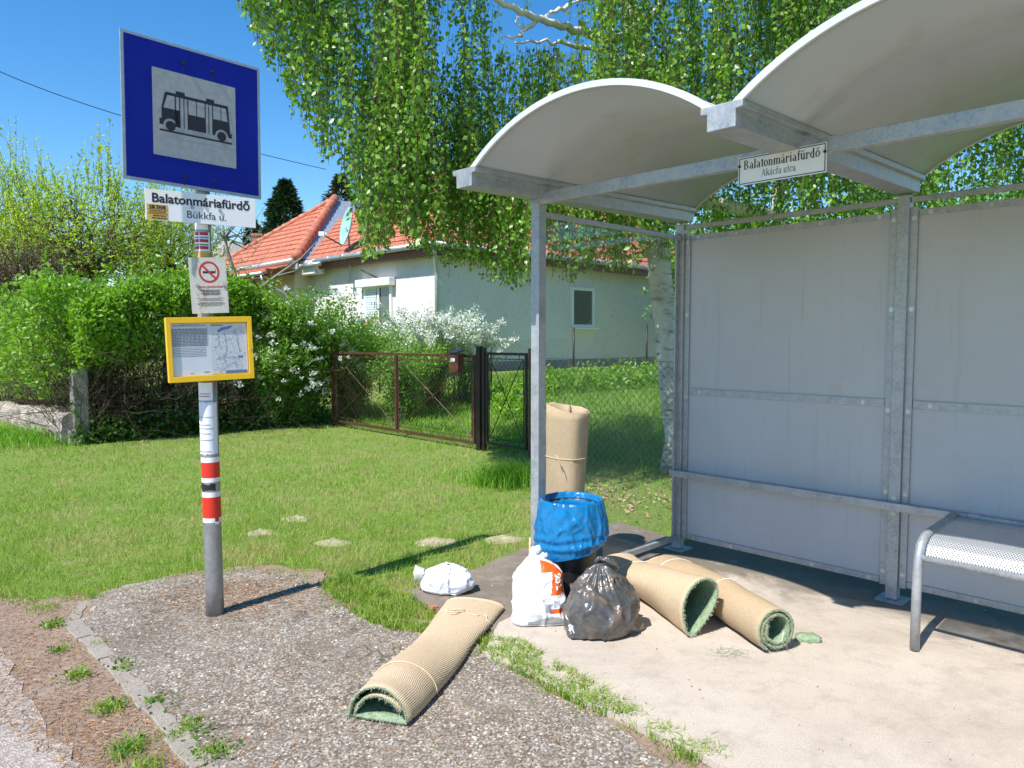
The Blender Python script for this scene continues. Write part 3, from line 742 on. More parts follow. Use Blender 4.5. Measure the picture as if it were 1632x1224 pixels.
# lower body with wheel arches
low = [(-43, -14), (-38.6, -14)] + arc(-30.2, -14, 8.4, 180, 0, 16) + [(-21.5, -14), (-19, -14), (-19, 6), (-40.5, 6), (-40.5, -7), (-43, -7)]
poly(low)
poly([(-9.5, -14), (11.5, -14), (11.5, 4), (-9.5, 4)])
low2 = [(21, -14), (23.5, -14)] + arc(32, -14, 8.4, 180, 0, 16) + [(41, -14), (45, -14), (45, -8.5), (43, -8.5), (42, 5.5), (21, 5.5)]
poly(low2)
poly([(-35.5, 25), (40.5, 25), (40.5, 21.5), (-35.5, 21.5)])                         # roof
poly([(-23.5, 28.5), (-13, 28.5), (-13, 25), (-23.5, 25)]); poly([(13, 28.5), (23, 28.5), (23, 25), (13, 25)])
poly([(-40.5, 6), (-38.4, 6), (-33.6, 21.5), (-36.2, 24)]); poly([(42, 5.5), (39.9, 5.5), (37.8, 21.5), (40.5, 24)])
for x0, x1 in ((-25.0, -23.6), (-19.8, -18.6), (-14.6, -13.8), (-10, -9), (.6, 1.4), (11, 12.2), (15.5, 16.3), (20.2, 21.2), (31, 31.8)):
    poly([(x0, -14), (x1, -14), (x1, 22), (x0, 22)] if x0 in (-25.0, -19.8, -14.6, -10, 11, 15.5, 20.2) else [(x0, 3), (x1, 3), (x1, 22), (x0, 22)])
poly([(-24, -14), (-21, -14), (-21, 6), (-24, 6)])
poly([(-43, -19.5), (45, -19.5), (45, -21.6), (-43, -21.6)])
poly(arc(-30.2, -14, 5.7, 0, 360, 28)[:-1]); poly(arc(32, -14, 5.7, 0, 360, 28)[:-1])
child(b, 'bus_pictogram', M['black'])
for x, z in ((-.058, .268), (.09, .262), (-.062, -.298), (.086, -.296)):
    b = MB(); b.tube([(x, -.0034, z), (x, -.012, z)], .0085, 10); child(b, 'bolt', M['black'])
    b = MB(); rect(b, x - .0022, x + .0022, z - .075 if z > 0 else z - .045, z - .006, -.0042); child(b, 'rust_streak', M['black'])
# bracket between pole and sign
zt = (fr[0][2])
for dz in (.27, -.30):
    p = onpole(zt + dz); b = MB(); b.box((p.x + .0, p.y - .045, p.z), (.13, .03, .05), R(46)); b.build('sign_bracket', M['galv'], pole)
# name plate
fr = plate_frame(322.5, 333, 3.85, 33.0, 0.0); W2, H2 = .269, .0765
b = MB(); b.prism([(-W2, -H2), (W2, -H2), (W2, H2), (-W2, H2)], -.0015, .002, 0, 'y'); np_ = b.build('name_plate', M['white'], pole, bevel=.001); place(np_, fr)
b = MB(); text_on(b, 'Balatonmáriafürdő', .0, .014, .475, .1, .0026, -.0026); child(b, 'lettering', M['black'], np_)
b = MB(); text_on(b, 'Bükkfa u.', .02, -.052, .19, .1, 0, -.0026); child(b, 'lettering', M['black'], np_)
for x, z in ((-.05, .002), (.085, .0)):
    b = MB(); b.tube([(x, -.001, z), (x, -.007, z)], .0085, 10); child(b, 'bolt', M['alu'], np_)
b = MB(); rect(b, -W2 + .008, -W2 + .105, -H2 + .003, .003, -.0022); stk = child(b, 'taxi_sticker', M['stickeryellow'], np_)
b = MB(); text_on(b, 'CB TAXI', -W2 + .056, -.017, .075, .1, .008, -.003)
for z, x0, x1 in ((-.023, .010, .103), (-.045, .010, .103)): rect(b, -W2 + x0, -W2 + x1, z, z + .0025, -.003)
for z, x0, x1 in ((-.031, .02, .095), (-.038, .018, .098), (-.057, .035, .10), (-.069, .03, .10)):
    x = x0
    while x < x1 - .004:
        w_ = random.uniform(.006, .016); rect(b, -W2 + x, -W2 + min(x + w_, x1), z, z + (.0035 if z > -.05 else .006), -.003); x += w_ + .003
child(b, 'lettering', M['black'], stk)
# no-smoking plate
fr = plate_frame(333, 455, 3.86, 24.0, -2.6); W3, H3 = .104, .150
b = MB(); b.prism([(-W3, -H3), (W3, -H3), (W3, H3), (-W3, H3)], -.0015, .0015, 0, 'y'); ns = b.build('no_smoking_plate', M['rustplate'], pole, bevel=.001); place(ns, fr, (.87, 1, .97))
b = MB(); cx, cz = 0.006, .072
ro, ri = arc(cx, cz, .058, 0, 360, 40)[:-1], arc(cx, cz, .047, 0, 360, 40)[:-1]
vs = [(x, -.0022, z) for x, z in ro + ri]; b.add(vs, [(i, (i + 1) % 40, 40 + (i + 1) % 40, 40 + i) for i in range(40)])
d = .0055; b.add([(cx - .036 - d * .7, -.0030, cz + .036 - d * .7), (cx - .036 + d * .7, -.0030, cz + .036 + d * .7), (cx + .036 + d * .7, -.0030, cz - .036 + d * .7), (cx + .036 - d * .7, -.0030, cz - .036 - d * .7)], [(0, 1, 2, 3)])
text_on(b, 'TILOS A DOHÁNYZÁS!', .008, -.012, .135, .1, .004, -.0024); child(b, 'red_print', M['signred'], ns)
b = MB(); rect(b, cx - .035, cx + .034, cz - .006, cz + .005, -.0024); rect(b, cx + .035, cx + .037, cz - .002, cz + .014, -.0024)
child(b, 'cigarette_symbol', M['black'], ns); b = MB()
def textrows(b, x0, x1, zs, hgt, y, cen=False, lo=.004, hi=.014):
    for z in zs:
        a_, c_ = (x0, x1)
        if cen: q = random.uniform(.0, .3) * (x1 - x0); a_ += q / 2; c_ -= q / 2
        x = a_
        while x < c_:
            w_ = random.uniform(lo, hi); rect(b, x, min(x + w_, c_), z, z + hgt, y); x += w_ + .0025
textrows(b, -.05, .065, (-.028, -.036, -.044, -.052), .0045, -.0024, True)
textrows(b, -.075, .085, (-.070, -.076, -.082, -.092, -.098, -.104, -.110), .0022, -.0024, True)
child(b, 'small_print', M['black'], ns)
for x, z in ((-.066, .002), (.08, .004)):
    b = MB(); b.tube([(x, -.001, z), (x, -.010, z)], .009, 10); child(b, 'bolt', M['alu'], ns)
# yellow timetable case
fr = plate_frame(336, 556, 3.80, 32.0, -1.8); W4, H4 = .275, .168
case = b = MB(); b.prism([(-W4, -H4), (W4, -H4), (W4, H4), (-W4, H4)], .0, .04, 0, 'y'); tc_ = b.build('timetable_case', M['yellow'], pole, bevel=.002); place(tc_, fr, (.77, 1, 1))
b = MB(); t = .030
for pts in ([(-W4, -H4), (W4, -H4), (W4 - t, -H4 + t), (-W4 + t, -H4 + t)], [(W4, -H4), (W4, H4), (W4 - t, H4 - t), (W4 - t, -H4 + t)], [(W4, H4), (-W4, H4), (-W4 + t, H4 - t), (W4 - t, H4 - t)], [(-W4, H4), (-W4, -H4), (-W4 + t, -H4 + t), (-W4 + t, H4 - t)]):
    b.prism(pts, -.018, -.0005, 0, 'y')
child(b, 'frame', M['yellow'], tc_, bevel=.0015)
b = MB(); rect(b, -W4 + t + .001, .004, -H4 + t + .001, H4 - t - .002, -.003); pp = child(b, 'timetable_sheet', M['paper'], tc_)
b = MB(); rect(b, -W4 + t + .006, -.01, H4 - t - .018, H4 - t - .0165, -.0038)
text_on(b, 'BALATONMÁRIAFÜRDŐ, BÜKKFA UTCA', -.128, H4 - t - .0145, .20, .1, .003, -.0038)
for k in range(13): rect(b, -W4 + t + .004, -.014, H4 - t - .028 - k * .0078, H4 - t - .0272 - k * .0078, -.0038)
for x in (-.243, -.22, -.19, -.165, -.10, -.07, -.045, -.014): rect(b, x, x + .0009, H4 - t - .118, H4 - t - .028, -.0038)
textrows(b, -.24, -.02, [H4 - t - .034 - k * .0078 for k in range(12)], .0042, -.0038, False, .006, .03)
textrows(b, -.24, -.03, [H4 - t - .132 - k * .0085 for k in range(6)], .0028, -.0038, False, .006, .03)
textrows(b, -.14, -.115, [-.128], .004, -.0038); textrows(b, -.05, -.015, [-.124], .005, -.0038)
child(b, 'print', M['greyprint'], pp)
b = MB(); b.add([(.004, -.0026, -H4 + t + .004), (W4 - t - .004, -.0026, -H4 + t + .006), (W4 - t - .004, -.0026, H4 - t - .004), (-.002, -.0026, H4 - t - .010)], [(0, 1, 2, 3)])
mp_ = child(b, 'route_map', M['papermap'], tc_)
b = MB(); ym = -.0036
b.add([(x, ym, z) for x, z in [(.05, .098), (.078, .112), (.11, .116), (.145, .121), (.15, .117), (.125, .104), (.09, .100), (.06, .088), (.048, .088)]], [tuple(range(9))])
rect(b, .178, .208, -.052, -.041, ym)
rg = random.Random(3)
def road_line(pts, w=.0008):
    for (x0, z0), (x1, z1) in zip(pts, pts[1:]):
        dx, dz = x1 - x0, z1 - z0; L = math.hypot(dx, dz) + 1e-9; nx_, nz_ = -dz / L * w, dx / L * w
        b.add([(x0 - nx_, ym, z0 - nz_), (x1 - nx_, ym, z1 - nz_), (x1 + nx_, ym, z1 + nz_), (x0 + nx_, ym, z0 + nz_)], [(0, 1, 2, 3)])
road_line([(.055, .09), (.05, .06), (.06, .03), (.045, .01), (.02, .005)], .0011); road_line([(.09, .098), (.10, .05), (.105, .0), (.095, -.03), (.085, -.06), (.10, -.10)], .0011)
road_line([(.03, -.06), (.06, -.045), (.10, -.05), (.15, -.045), (.19, -.07)], .0009); road_line([(.16, .10), (.175, .06), (.18, .02), (.19, -.02)], .0016); road_line([(.06, -.12), (.11, -.09), (.16, -.07)], .0009)
road_line([(.15, -.045), (.16, -.09), (.17, -.12)])
for k in range(170):
    x, z = rg.uniform(.015, .225), rg.uniform(-.125, .11); w_ = rg.uniform(.004, .014); rect(b, x, min(x + w_, .23), z, z + .0018, ym - .0002)
rect(b, .09, .232, -.133, -.118, ym + .0002)
child(b, 'print', M['blueprint'], mp_)
b = MB(); text_on(b, 'Térkép', .045, .116, .07, .1, .004, ym) if False else rect(b, .006, .085, .121, .126, ym)
child(b, 'heading', M['greyprint'], mp_)
b = MB(); rect(b, -W4 + t, W4 - t, -H4 + t, H4 - t, -.009); child(b, 'glass', M['caseglass'], tc_)
b = MB(); b.tube([(W4 - .013, -.017, -.01), (W4 - .013, -.021, -.01)], .006, 12); child(b, 'lock', M['alu'], tc_)
# ------------------------------------------------------------------ bus shelter
sh = empty('bus_shelter', SH, ROT, 'open fronted bus shelter with arched pale roofs, galvanised posts and grey panels', 'bus shelter')
W, D, H, OV = 1.43, 1.452, 2.305, .548
def sbox(name, c, d, mat='galv', par=sh, bevel=.003, rot=None):
    b = MB(); b.box((0, 0, 0), d); return b.build(name, M[mat], par, loc=c, bevel=bevel, rot=rot)
XS = [0, W, 2 * W, 3 * W]
for i, x in enumerate(XS):
    sbox('post', (x, 0, (H - .02) / 2 + .006), (.062, .062, H - .03))
    sbox('base_plate', (x, 0, .004), (.15, .15, .008), bevel=.001)
    for sx in (-1, 1):
        if (i == 0 and sx < 0) or (i == 3 and sx > 0): continue
        sbox('panel_flange', (x + sx * .052, -.005, 1.15), (.036, .010, 2.14), bevel=.001)
sbox('panel_flange', (-.005, -.052, 1.15), (.010, .036, 2.14), bevel=.001)
for x in (0, 3 * W):
    sbox('post', (x, -D, (H - .06) / 2 + .006), (.06, .06, H - .07))
    sbox('base_plate', (x, -D, .004), (.14, .14, .008), bevel=.001)
    sbox('side_rail', (x, -D / 2, .085), (.030, D - .066, .035)); sbox('side_rail', (x, -D / 2, 2.19), (.030, D - .066, .030))
b = MB(); b.box((0, 0, 0), (.006, D - .10, 2.06)); b.build('clear_side_panel', M['plexi'], sh, loc=(.0, -D / 2, 1.135))
bolt = MB(); bolt.tube([(0, 0, 0), (0, -.006, 0)], .0095, 6); bolt.tube([(0, .0, 0), (0, -.002, 0)], .014, 12)
bolt0 = None
def put_bolt(x, y, z, rz=0):
    global bolt0
    if bolt0 is None: bolt0 = bolt.build('bolt', M['bolt'], sh, loc=(x, y, z), rot=(0, 0, rz)); return
    c = bolt0.copy(); C.objects.link(c); c.location = (x, y, z); c.rotation_euler = (0, 0, rz)
for i in range(3):
    x0, x1 = XS[i] + .058, XS[i + 1] - .058
    z0, z1 = .085, 2.205
    b = MB(); b.box((0, 0, 0), (x1 - x0 - .002, .012, z1 - z0)); b.build('back_panel', M['panel'], sh, loc=((x0 + x1) / 2, .010, (z0 + z1) / 2), bevel=.002)
    x0 += .014; x1 -= .014; cx, w = (x0 + x1) / 2, x1 - x0 - .004
    sbox('panel_strip', (cx, -.001, z0 + .018), (w, .008, .036), bevel=.001); sbox('panel_strip', (cx, -.001, z1 - .018), (w, .008, .036), bevel=.001)
    sbox('panel_strip', (cx, -.001, 1.128), (w, .008, .045), bevel=.001)
    sbox('top_rail', (cx, 0, 2.262), (W - .066, .03, .03))
    for xx in ([x0 + .06, cx - .3, cx + .25, x1 - .06]):
        put_bolt(xx, -.005, z0 + .018); put_bolt(xx, -.005, z1 - .018)
    for xx in (x0 + .09, x1 - .12): put_bolt(xx, -.005, 1.128)
    for zz in (.16, .62, 1.09, 1.66, 2.16):
        put_bolt(XS[i] + .052, -.010, zz); put_bolt(XS[i + 1] - .052, -.010, zz)
sbox('lean_rail', (1.5 * W, -.058, .553), (3 * W + .06, .045, .045))
for x in XS:
    for dz in (-.035, .035): put_bolt(x, -.031, .553 + dz * 1.25)
sbox('front_beam', (1.5 * W, -D, 2.268), (3 * W + .10, .045, .062))
for x in XS:
    y0, y1 = -D - OV, .045; cy, ly = (y0 + y1) / 2, y1 - y0
    b = MB(); pr_ = [(-.058, 0), (.058, 0), (.058, .062), (.085, .066), (.085, .092), (-.085, .092), (-.085, .066), (-.058, .062)]
    b.prism(pr_, y0, y1, 0, 'y'); b.build('roof_beam', M['galv'], sh, loc=(x, 0, 2.301), bevel=.003)
RISE = .232; SEG = 28
def arcprof(x0, x1, z0, rise, n=SEG, dz=0.0):
    c = (x1 - x0) / 2; rad = (c * c + rise * rise) / (2 * rise); a = math.asin(min(1, c / rad))
    return [((x0 + x1) / 2 + (rad + dz) * math.sin(-a + 2 * a * i / n), z0 + rise - rad + (rad + dz) * math.cos(-a + 2 * a * i / n)) for i in range(n + 1)]
for i in range(3):
    x0, x1, z0 = XS[i] + .05, XS[i + 1] - .05, 2.372
    y0, y1 = -D - OV + .03, .03
    def shell(name, y0, y1, d0, d1, mat):
        lo, hi = arcprof(x0, x1, z0, RISE, SEG, d0), arcprof(x0, x1, z0, RISE, SEG, d1)
        b = MB(); b.prism(lo + hi[::-1], y0, y1, 0, 'y')
        # replace the two ngon caps by quads
        n = SEG + 1; b.F = b.F[2:]; b.M = b.M[2:]
        for k in range(n - 1):
            for o_ in (0, 2 * n): b.F.append((o_ + k, o_ + k + 1, o_ + 2 * n - 2 - k, o_ + 2 * n - 1 - k)); b.M.append(0)
        o = b.build(name, M[mat], sh)
        for p in o.data.polygons: p.use_smooth = abs(p.normal.y) < .5
        return o
    rp = shell('roof_panel', y0, y1, 0, .018, 'roof')
    t_ = shell('roof_trim', y0 - .022, y0 - .001, -.002, .024, 'trim'); t_.parent = rp
    t_ = shell('roof_trim', y1 + .001, y1 + .02, -.006, .028, 'trim'); t_.parent = rp
# the roof falls slightly towards the street
TILT = .0215
for o in sh.children:
    if o.name.startswith('roof_beam'): o.rotation_euler.x = TILT
    elif o.name.startswith('roof_panel'): o.rotation_euler.x = TILT; o.location = (0, 2.301 * math.sin(TILT), 2.301 * (1 - math.cos(TILT)))
# serif name plate on the front beam: letters get slab feet
XP, ZP = 1.412, 2.218
pl = MB(); pl.prism([(-.190, -.059), (.190, -.059), (.190, .059), (-.190, .059)], -.002, .002, 0, 'y')
pl = pl.build('stop_name_plate', M['white'], sh, loc=(XP, -D - .0285, ZP))
b = MB(); t = .0035; w_, h_ = .186, .055
rect(b, -w_, w_, h_ - t, h_, -.0030); rect(b, -w_, w_, -h_, -h_ + t, -.0030); rect(b, -w_, -w_ + t, -h_ + t, h_ - t, -.0030); rect(b, w_ - t, w_, -h_ + t, h_ - t, -.0030)
b.build('border', M['black'], pl)
def serif_text(mb, s, x, z, size, width, y, bold=1.0, xh=.46):
    """Roman lettering: thick stems, thin joins and slab feet"""
    B_ = .085 * bold + .035; TH = .035; SF = .05
    out = []
    def R_(x0, x1, z0, z1): out.append([(x0, z0), (x1, z0), (x1, z1), (x0, z1)])
    def stem(x0, z0, z1, top='l', bot='b'):
        R_(x0, x0 + B_, z0, z1)
        if bot: R_(x0 - SF, x0 + B_ + SF, z0, z0 + TH * .8)
        if top == 'l': out.append([(x0 - SF, z1 - TH * 1.3), (x0, z1 - TH * 2.0), (x0 + B_, z1), (x0, z1)])
        if top == 'b': R_(x0 - SF, x0 + B_ + SF, z1 - TH * .8, z1)
    def ring(cx, cz, rx, rz, a0, a1, tv=None, th=TH, n=16):
        tv = B_ if tv is None else tv
        for i in range(n):
            q = [R(a0 + (a1 - a0) * k / n) for k in (i, i + 1)]
            out.append([(cx + rx * math.cos(q[0]), cz + rz * math.sin(q[0])), (cx + rx * math.cos(q[1]), cz + rz * math.sin(q[1])),
                        (cx + (rx - tv) * math.cos(q[1]), cz + (rz - th) * math.sin(q[1])), (cx + (rx - tv) * math.cos(q[0]), cz + (rz - th) * math.sin(q[0]))])
    def acute(cx, z0): out.append([(cx - .03, z0), (cx + .02, z0), (cx + .10, z0 + .15), (cx + .02, z0 + .15)])
    def dot(cx, z0, r=.055): out.append([(cx + r * math.cos(R(a)), z0 + r + r * math.sin(R(a))) for a in range(0, 360, 30)])
    px_ = 0.0; bowl = xh / 2
    for ch in s:
        o0 = len(out); adv = .5
        if ch == 'B': stem(.06, 0, .68, 'b'); ring(.10 + B_, .52, .26, .16, -90, 90); ring(.10 + B_, .18, .31, .18, -90, 90); R_(.06 + B_, .12 + B_, .66, .68); R_(.06 + B_, .12 + B_, .34, .37); R_(.06 + B_, .12 + B_, 0, .02); adv = .66
        elif ch == 'A':
            out.append([(.02, 0), (.06, 0), (.34, .68), (.30, .68)]); out.append([(.50, 0), (.50 + B_ * 1.15, 0), (.35, .68), (.28, .68)]); R_(.15, .50, .2, .2 + TH)
            R_(-.02, .14, 0, TH * .8); R_(.44, .52 + B_ * 1.15 + .04, 0, TH * .8); adv = .70
        elif ch in 'aá':
            ring(.20, xh - .15, .17, .15, 10, 165, .06); stem(.27, 0, xh - .10, None, None); R_(.27 + B_, .30 + B_ + .05, 0, TH); ring(.20, .125, .18, .125, 60, 300, B_)
            if ch == 'á': acute(.22, xh + .05)
            adv = .49
        elif ch == 'l': stem(.07, 0, .69); adv = .30
        elif ch == 'i': stem(.07, 0, xh); dot(.07 + B_ / 2, xh + .09); adv = .30
        elif ch == 't': stem(.10, .04, .58, None, None); R_(.02, .32, xh - TH, xh); ring(.10 + B_ + .06, .10, .06 + B_, .10, 180, 300, B_); adv = .34
        elif ch in 'oő':
            ring(.24, bowl, .23, bowl + .01, 0, 360)
            if ch == 'ő': acute(.15, xh + .05); acute(.31, xh + .05)
            adv = .50
        elif ch in 'nmr':
            stem(.06, 0, xh)
            if ch == 'r': ring(.06 + B_ + .10, xh - .13, .14, .13, 40, 170, .05); dot(.06 + B_ + .16, xh - .16, .06); adv = .44
            else:
                for k in range(2 if ch == 'm' else 1):
                    x0 = .06 + (.27) * (k + 1); ring(x0 - .07 + B_ * .0, xh - .15, .07 + B_, .15, 0, 150, B_); R_(x0, x0 + B_, 0, xh - .13); R_(x0 - SF, x0 + B_ + SF, 0, TH * .8)
                adv = .06 + .27 * (2 if ch == 'm' else 1) + B_ + .09
        elif ch in 'uü':
            R_(.06, .06 + B_, .13, xh); R_(.01, .06 + B_, xh - TH, xh); ring(.06 + .16, .15, .16, .15, 180, 330, B_); stem(.33, 0, xh, None, None); R_(.28, .33 + B_, xh - TH, xh); R_(.33, .36 + B_ + .04, 0, TH)
            if ch == 'ü': dot(.14, xh + .08); dot(.33, xh + .08)
            adv = .55
        elif ch == 'd': ring(.23, bowl, .21, bowl, 30, 330); stem(.30, 0, .69, 'l', None); R_(.30, .34 + B_ + .04, 0, TH); adv = .54
        elif ch == 'f': stem(.10, 0, .55, None); ring(.10 + .14, .56, .14, .14, 30, 180, B_ * .9); R_(.02, .34, xh - TH, xh); adv = .34
        elif ch == 'k': stem(.06, 0, .69); out.append([(.06 + B_, .2), (.06 + B_ + .04, .2), (.44, xh), (.38, xh)]); out.append([(.20, .28), (.26, .34), (.52, 0), (.52 - B_ * 1.2, 0)]); R_(.33, .56, 0, TH * .8); R_(.32, .50, xh - TH * .8, xh); adv = .56
        elif ch == 'c': ring(.23, bowl, .22, bowl, 50, 320); dot(.36, xh - .15, .05); adv = .43
        elif ch == ' ': adv = .26
        for k in range(o0, len(out)): out[k] = [(p[0] + px_, p[1]) for p in out[k]]
        px_ += adv
    kx = width / px_
    for p in out: mb.add([(x + (q[0] - px_ / 2) * kx, y, z + q[1] * size) for q in p], [tuple(range(len(p)))])
b = MB(); serif_text(b, 'Balatonmáriafürdő', .0, .006, .056, .330, -.0032, 1.1); b.build('lettering', M['black'], pl, fix=False)
b = MB(); serif_text(b, 'Akácfa utca', -.008, -.034, .044, .150, -.0032, .55); b.build('lettering', M['black'], pl, fix=False)
for x in (-.184, .184):
    b = MB(); b.tube([(x, -.002, .022), (x, -.007, .022)], .006, 8); b.build('screw', M['black'], pl)
# bench, bolted to the lean rail
bn = empty('bench', (0, 0, 0), 0, parent=sh)
BX0, BX1 = 1.745, 3.55
prof = [(-.085, .560), (-.20, .553), (-.36, .548), (-.50, .545), (-.575, .535), (-.625, .505), (-.648, .46), (-.655, .40)]
for x in (BX0, BX1):
    b = MB(); b.tube([(x, y, z) for y, z in prof] + [(x, -.660, .30), (x, -.662, .006)], .0215, 14); b.build('leg', M['galv'], bn, True)
for (y, z, r) in ((-.648, .452, .017), (-.10, .548, .014)):
    b = MB(); b.tube([(BX0 + .012, y, z), (BX1 - .012, y, z)], r, 12); b.build('seat_rail', M['galv'], bn, True)
sp_ = prof[:]; pts = []
for i in range(len(sp_) - 1):
    for k in range(4):
        t = k / 4; pts.append((sp_[i][0] * (1 - t) + sp_[i + 1][0] * t, sp_[i][1] * (1 - t) + sp_[i + 1][1] * t))
pts = [p for p in pts if p[1] > .455]; arcl = [0]
for a, c in zip(pts, pts[1:]): arcl.append(arcl[-1] + math.dist(a, c))
xs = np.linspace(BX0 + .026, BX1 - .026, 24); V = []; at = []
for (y, z), s in zip(pts, arcl):
    for x in xs: V.append((x, y + .012, z + .002)); at.append(s)
n = len(xs); F = [(i * n + j, i * n + j + 1, (i + 1) * n + j + 1, (i + 1) * n + j) for i in range(len(pts) - 1) for j in range(n - 1)]
npmesh('seat', V, F, M['perf'], bn, smooth=True, attrs={'arc': at})
sbox('rail_clamp', (BX0 + .09, -.083, .556), (.05, .006, .05), 'galv', bn, .001)

# ------------------------------------------------------------------ carpet rolls
def fuzz(P0, N0, n, length, rg):
    """short frayed threads at a cut edge"""
    i = rg.integers(0, len(P0), n); P = P0[i] + rg.normal(0, .003, (n, 3)); D = N0[i] + rg.normal(0, .75, (n, 3))
    return leaves(P, D, rg.uniform(.3, 1.0, n) * length, .12, .2, rg=rg)
def carpet_roll(name, sect, path, right, ups, thick, label, ns=26, seed=1, mats=('back', 'pile'), noise_amp=.007, threads=1100):
    """sect(s) -> list of (a, b) points of the rolled sheet's mid line (outer end first) at s in 0..1 along the roll"""
    rg = np.random.default_rng(seed)
    n = len(sect(0)); V = []; at = []
    Ps = [np.array(p) for p in path]
    def P(s):
        f = s * (len(Ps) - 1); i = min(int(f), len(Ps) - 2); return Ps[i] * (1 - (f - i)) + Ps[i + 1] * (f - i)
    rows = []
    for k in range(ns + 1):
        s = k / ns; q = np.array(sect(s)); c = P(s)
        Rt, Up = np.array(right(s) if callable(right) else right), np.array(ups(s) if callable(ups) else ups)
        tn = np.gradient(q, axis=0); tn /= np.linalg.norm(tn, axis=1, keepdims=True) + 1e-9; nn = np.stack([-tn[:, 1], tn[:, 0]], 1)
        jit = np.array([noise.noise((s * 6 + seed * 3, j * .10, seed)) for j in range(n)]) * noise_amp
        q = q + nn * jit[:, None]
        L = np.concatenate([[0], np.cumsum(np.linalg.norm(np.diff(q, axis=0), axis=1))])
        rows.append((q, nn, L, c, Rt, Up))
    for side in (0, 1):
        for (q, nn, L, c, Rt, Up) in rows:
            g = q + nn * (thick / 2 if side == 0 else -thick / 2)
            for j in range(n): V.append(c + Rt * g[j, 0] + Up * g[j, 1]); at.append(L[j])
    V = np.array(V); m = ns + 1; F = []; MI = []
    def id_(side, k, j): return side * m * n + k * n + j
    for k in range(ns):
        for j in range(n - 1):
            F.append((id_(0, k, j), id_(0, k, j + 1), id_(0, k + 1, j + 1), id_(0, k + 1, j))); MI.append(0)
            F.append((id_(1, k, j), id_(1, k + 1, j), id_(1, k + 1, j + 1), id_(1, k, j + 1))); MI.append(1)
        for j in (0, n - 1): F.append((id_(0, k, j), id_(1, k, j), id_(1, k + 1, j), id_(0, k + 1, j))); MI.append(1)
    for k in (0, ns):
        for j in range(n - 1): F.append((id_(0, k, j), id_(1, k, j), id_(1, k, j + 1), id_(0, k, j + 1))); MI.append(1)
    o = npmesh(name, V, F, [M[mats[0]], M[mats[1]]], None, MI, True, attrs={'arc': at})
    tag(o, label, 'carpet roll')
    e0 = np.array([V[id_(0, 0, j)] * .5 + V[id_(1, 0, j)] * .5 for j in range(n)]); ax_ = (Ps[0] - Ps[-1]) / np.linalg.norm(Ps[0] - Ps[-1])
    fv, ff = fuzz(e0, np.repeat(ax_[None], n, 0), threads, .016, rg)
    npmesh('frayed_edge', fv, ff, M['fray'], o)
    o['_rows'] = 0
    return o, V, id_, n, ns
M['fray'] = leafmat('frayed_thread', [(.34, .42, .28), (.5, .5, .38), (.42, .47, .36), (.55, .42, .26)], 0, rough=.9, spec=.1)
def tie(o, V, id_, js, k, mat, r=.0028, off=.003, wob=0):
    pts = []
    for j in js:
        v = Vector(V[id_(0, k + (wob if j % 7 < 3 else 0), j)]); w = Vector(V[id_(1, k, j)]); pts.append(v + (v - w).normalized() * off)
    b = MB(); b.tube(pts, r, 6); return b.build('tie_string', M[mat], o, True)
# 1. flattened roll on the gravel paving
def sect1(s):
    t = min(1, s / .8); w = .122 + .036 * t + .012 * math.sin(s * 7); h = .088 * (1 - t) ** 1.2 + .040 + (.012 * math.sin(s * 9) if s > .1 else 0)
    out = []
    # flap on the ground at the left, then over the top, down the right, back under, up and over again inside
    out += [(-w - .012 + .01 * k, .010 + .001 * k) for k in range(2)]
    def half(a0, a1, rw, rh, z0, n_): return [(rw * math.cos(R(a0 + (a1 - a0) * i / n_)), z0 + max(-z0 + .009, rh * math.sin(R(a0 + (a1 - a0) * i / n_)))) for i in range(n_ + 1)]
    out += half(172, 2, w, h, .014, 26)
    out += [(w * (1 - 2 * .93 * i / 14) , .011 + .004 * (i / 14)) for i in range(1, 15)]
    i2 = half(165, 20, w * .80, h * .66, .022, 20)
    out += i2
    return out
p0, p1 = G(602, 1148), G(757, 967); p0[2] = p1[2] = -.010; d1 = (p1 - p0); d1 /= np.linalg.norm(d1); r1 = np.array([d1[1], -d1[0], 0])
pm = (p0 + p1) / 2 + r1 * .012
o, V, id_, n, ns = carpet_roll('carpet_roll', sect1, [p0, pm, p1], r1, (0, 0, 1), .010, 'flattened beige carpet roll lying on the gravelly paving in the foreground', 30, 3, noise_amp=.005)
tie(o, V, id_, range(2, 29), 6, 'string'); tie(o, V, id_, range(2, 29), 24, 'string', .0028, .003, 1)
v = Vector(V[id_(0, 24, 14)]); b = MB()
b.tube([v + Vector((0, 0, .006)), v + Vector((.03, .02, .012)), v + Vector((-.01, .035, .008)), v + Vector((-.05, .03, .007))], .0028, 6)
b.tube([v + Vector((0, 0, .006)), v + Vector((-.02, -.03, .007)), v + Vector((-.05, -.02, .006))], .0028, 6); b.build('string_bow', M['string'], o, True)
# 2. open drop shaped roll on the slab
def drop(s, w, h, n_=40):
    out = []
    for i in range(n_ + 1):
        a = R(-100 - 348 * i / n_)       # from the tip, up the left side, over and down the right
        x = math.cos(a); z = math.sin(a)
        k = (1 - z) / 2                   # 0 at the top, 1 at the tip
        out.append((w * x * (1 - .55 * k ** 1.5) - .075 * k ** 1.2 * (1 - s), h * (z + 1) / 2 + .008))
    return out
def sect2(s):
    t = min(1, s / .85)
    return drop(t, .112 + .045 * t, .285 - .150 * t)
q0, q1 = G(1122, 1013), np.array([.66, 4.52, 0]); d2 = q1 - q0; d2 /= np.linalg.norm(d2); r2 = np.array([d2[1], -d2[0], 0])
q0 = q0 + np.array([0, 0, .0])
o, V, id_, n, ns = carpet_roll('carpet_roll', sect2, [q0, q1], r2, (0, 0, 1), .012, 'wide open drop-mouthed carpet roll showing green pile beside the black bag', 26, 5)
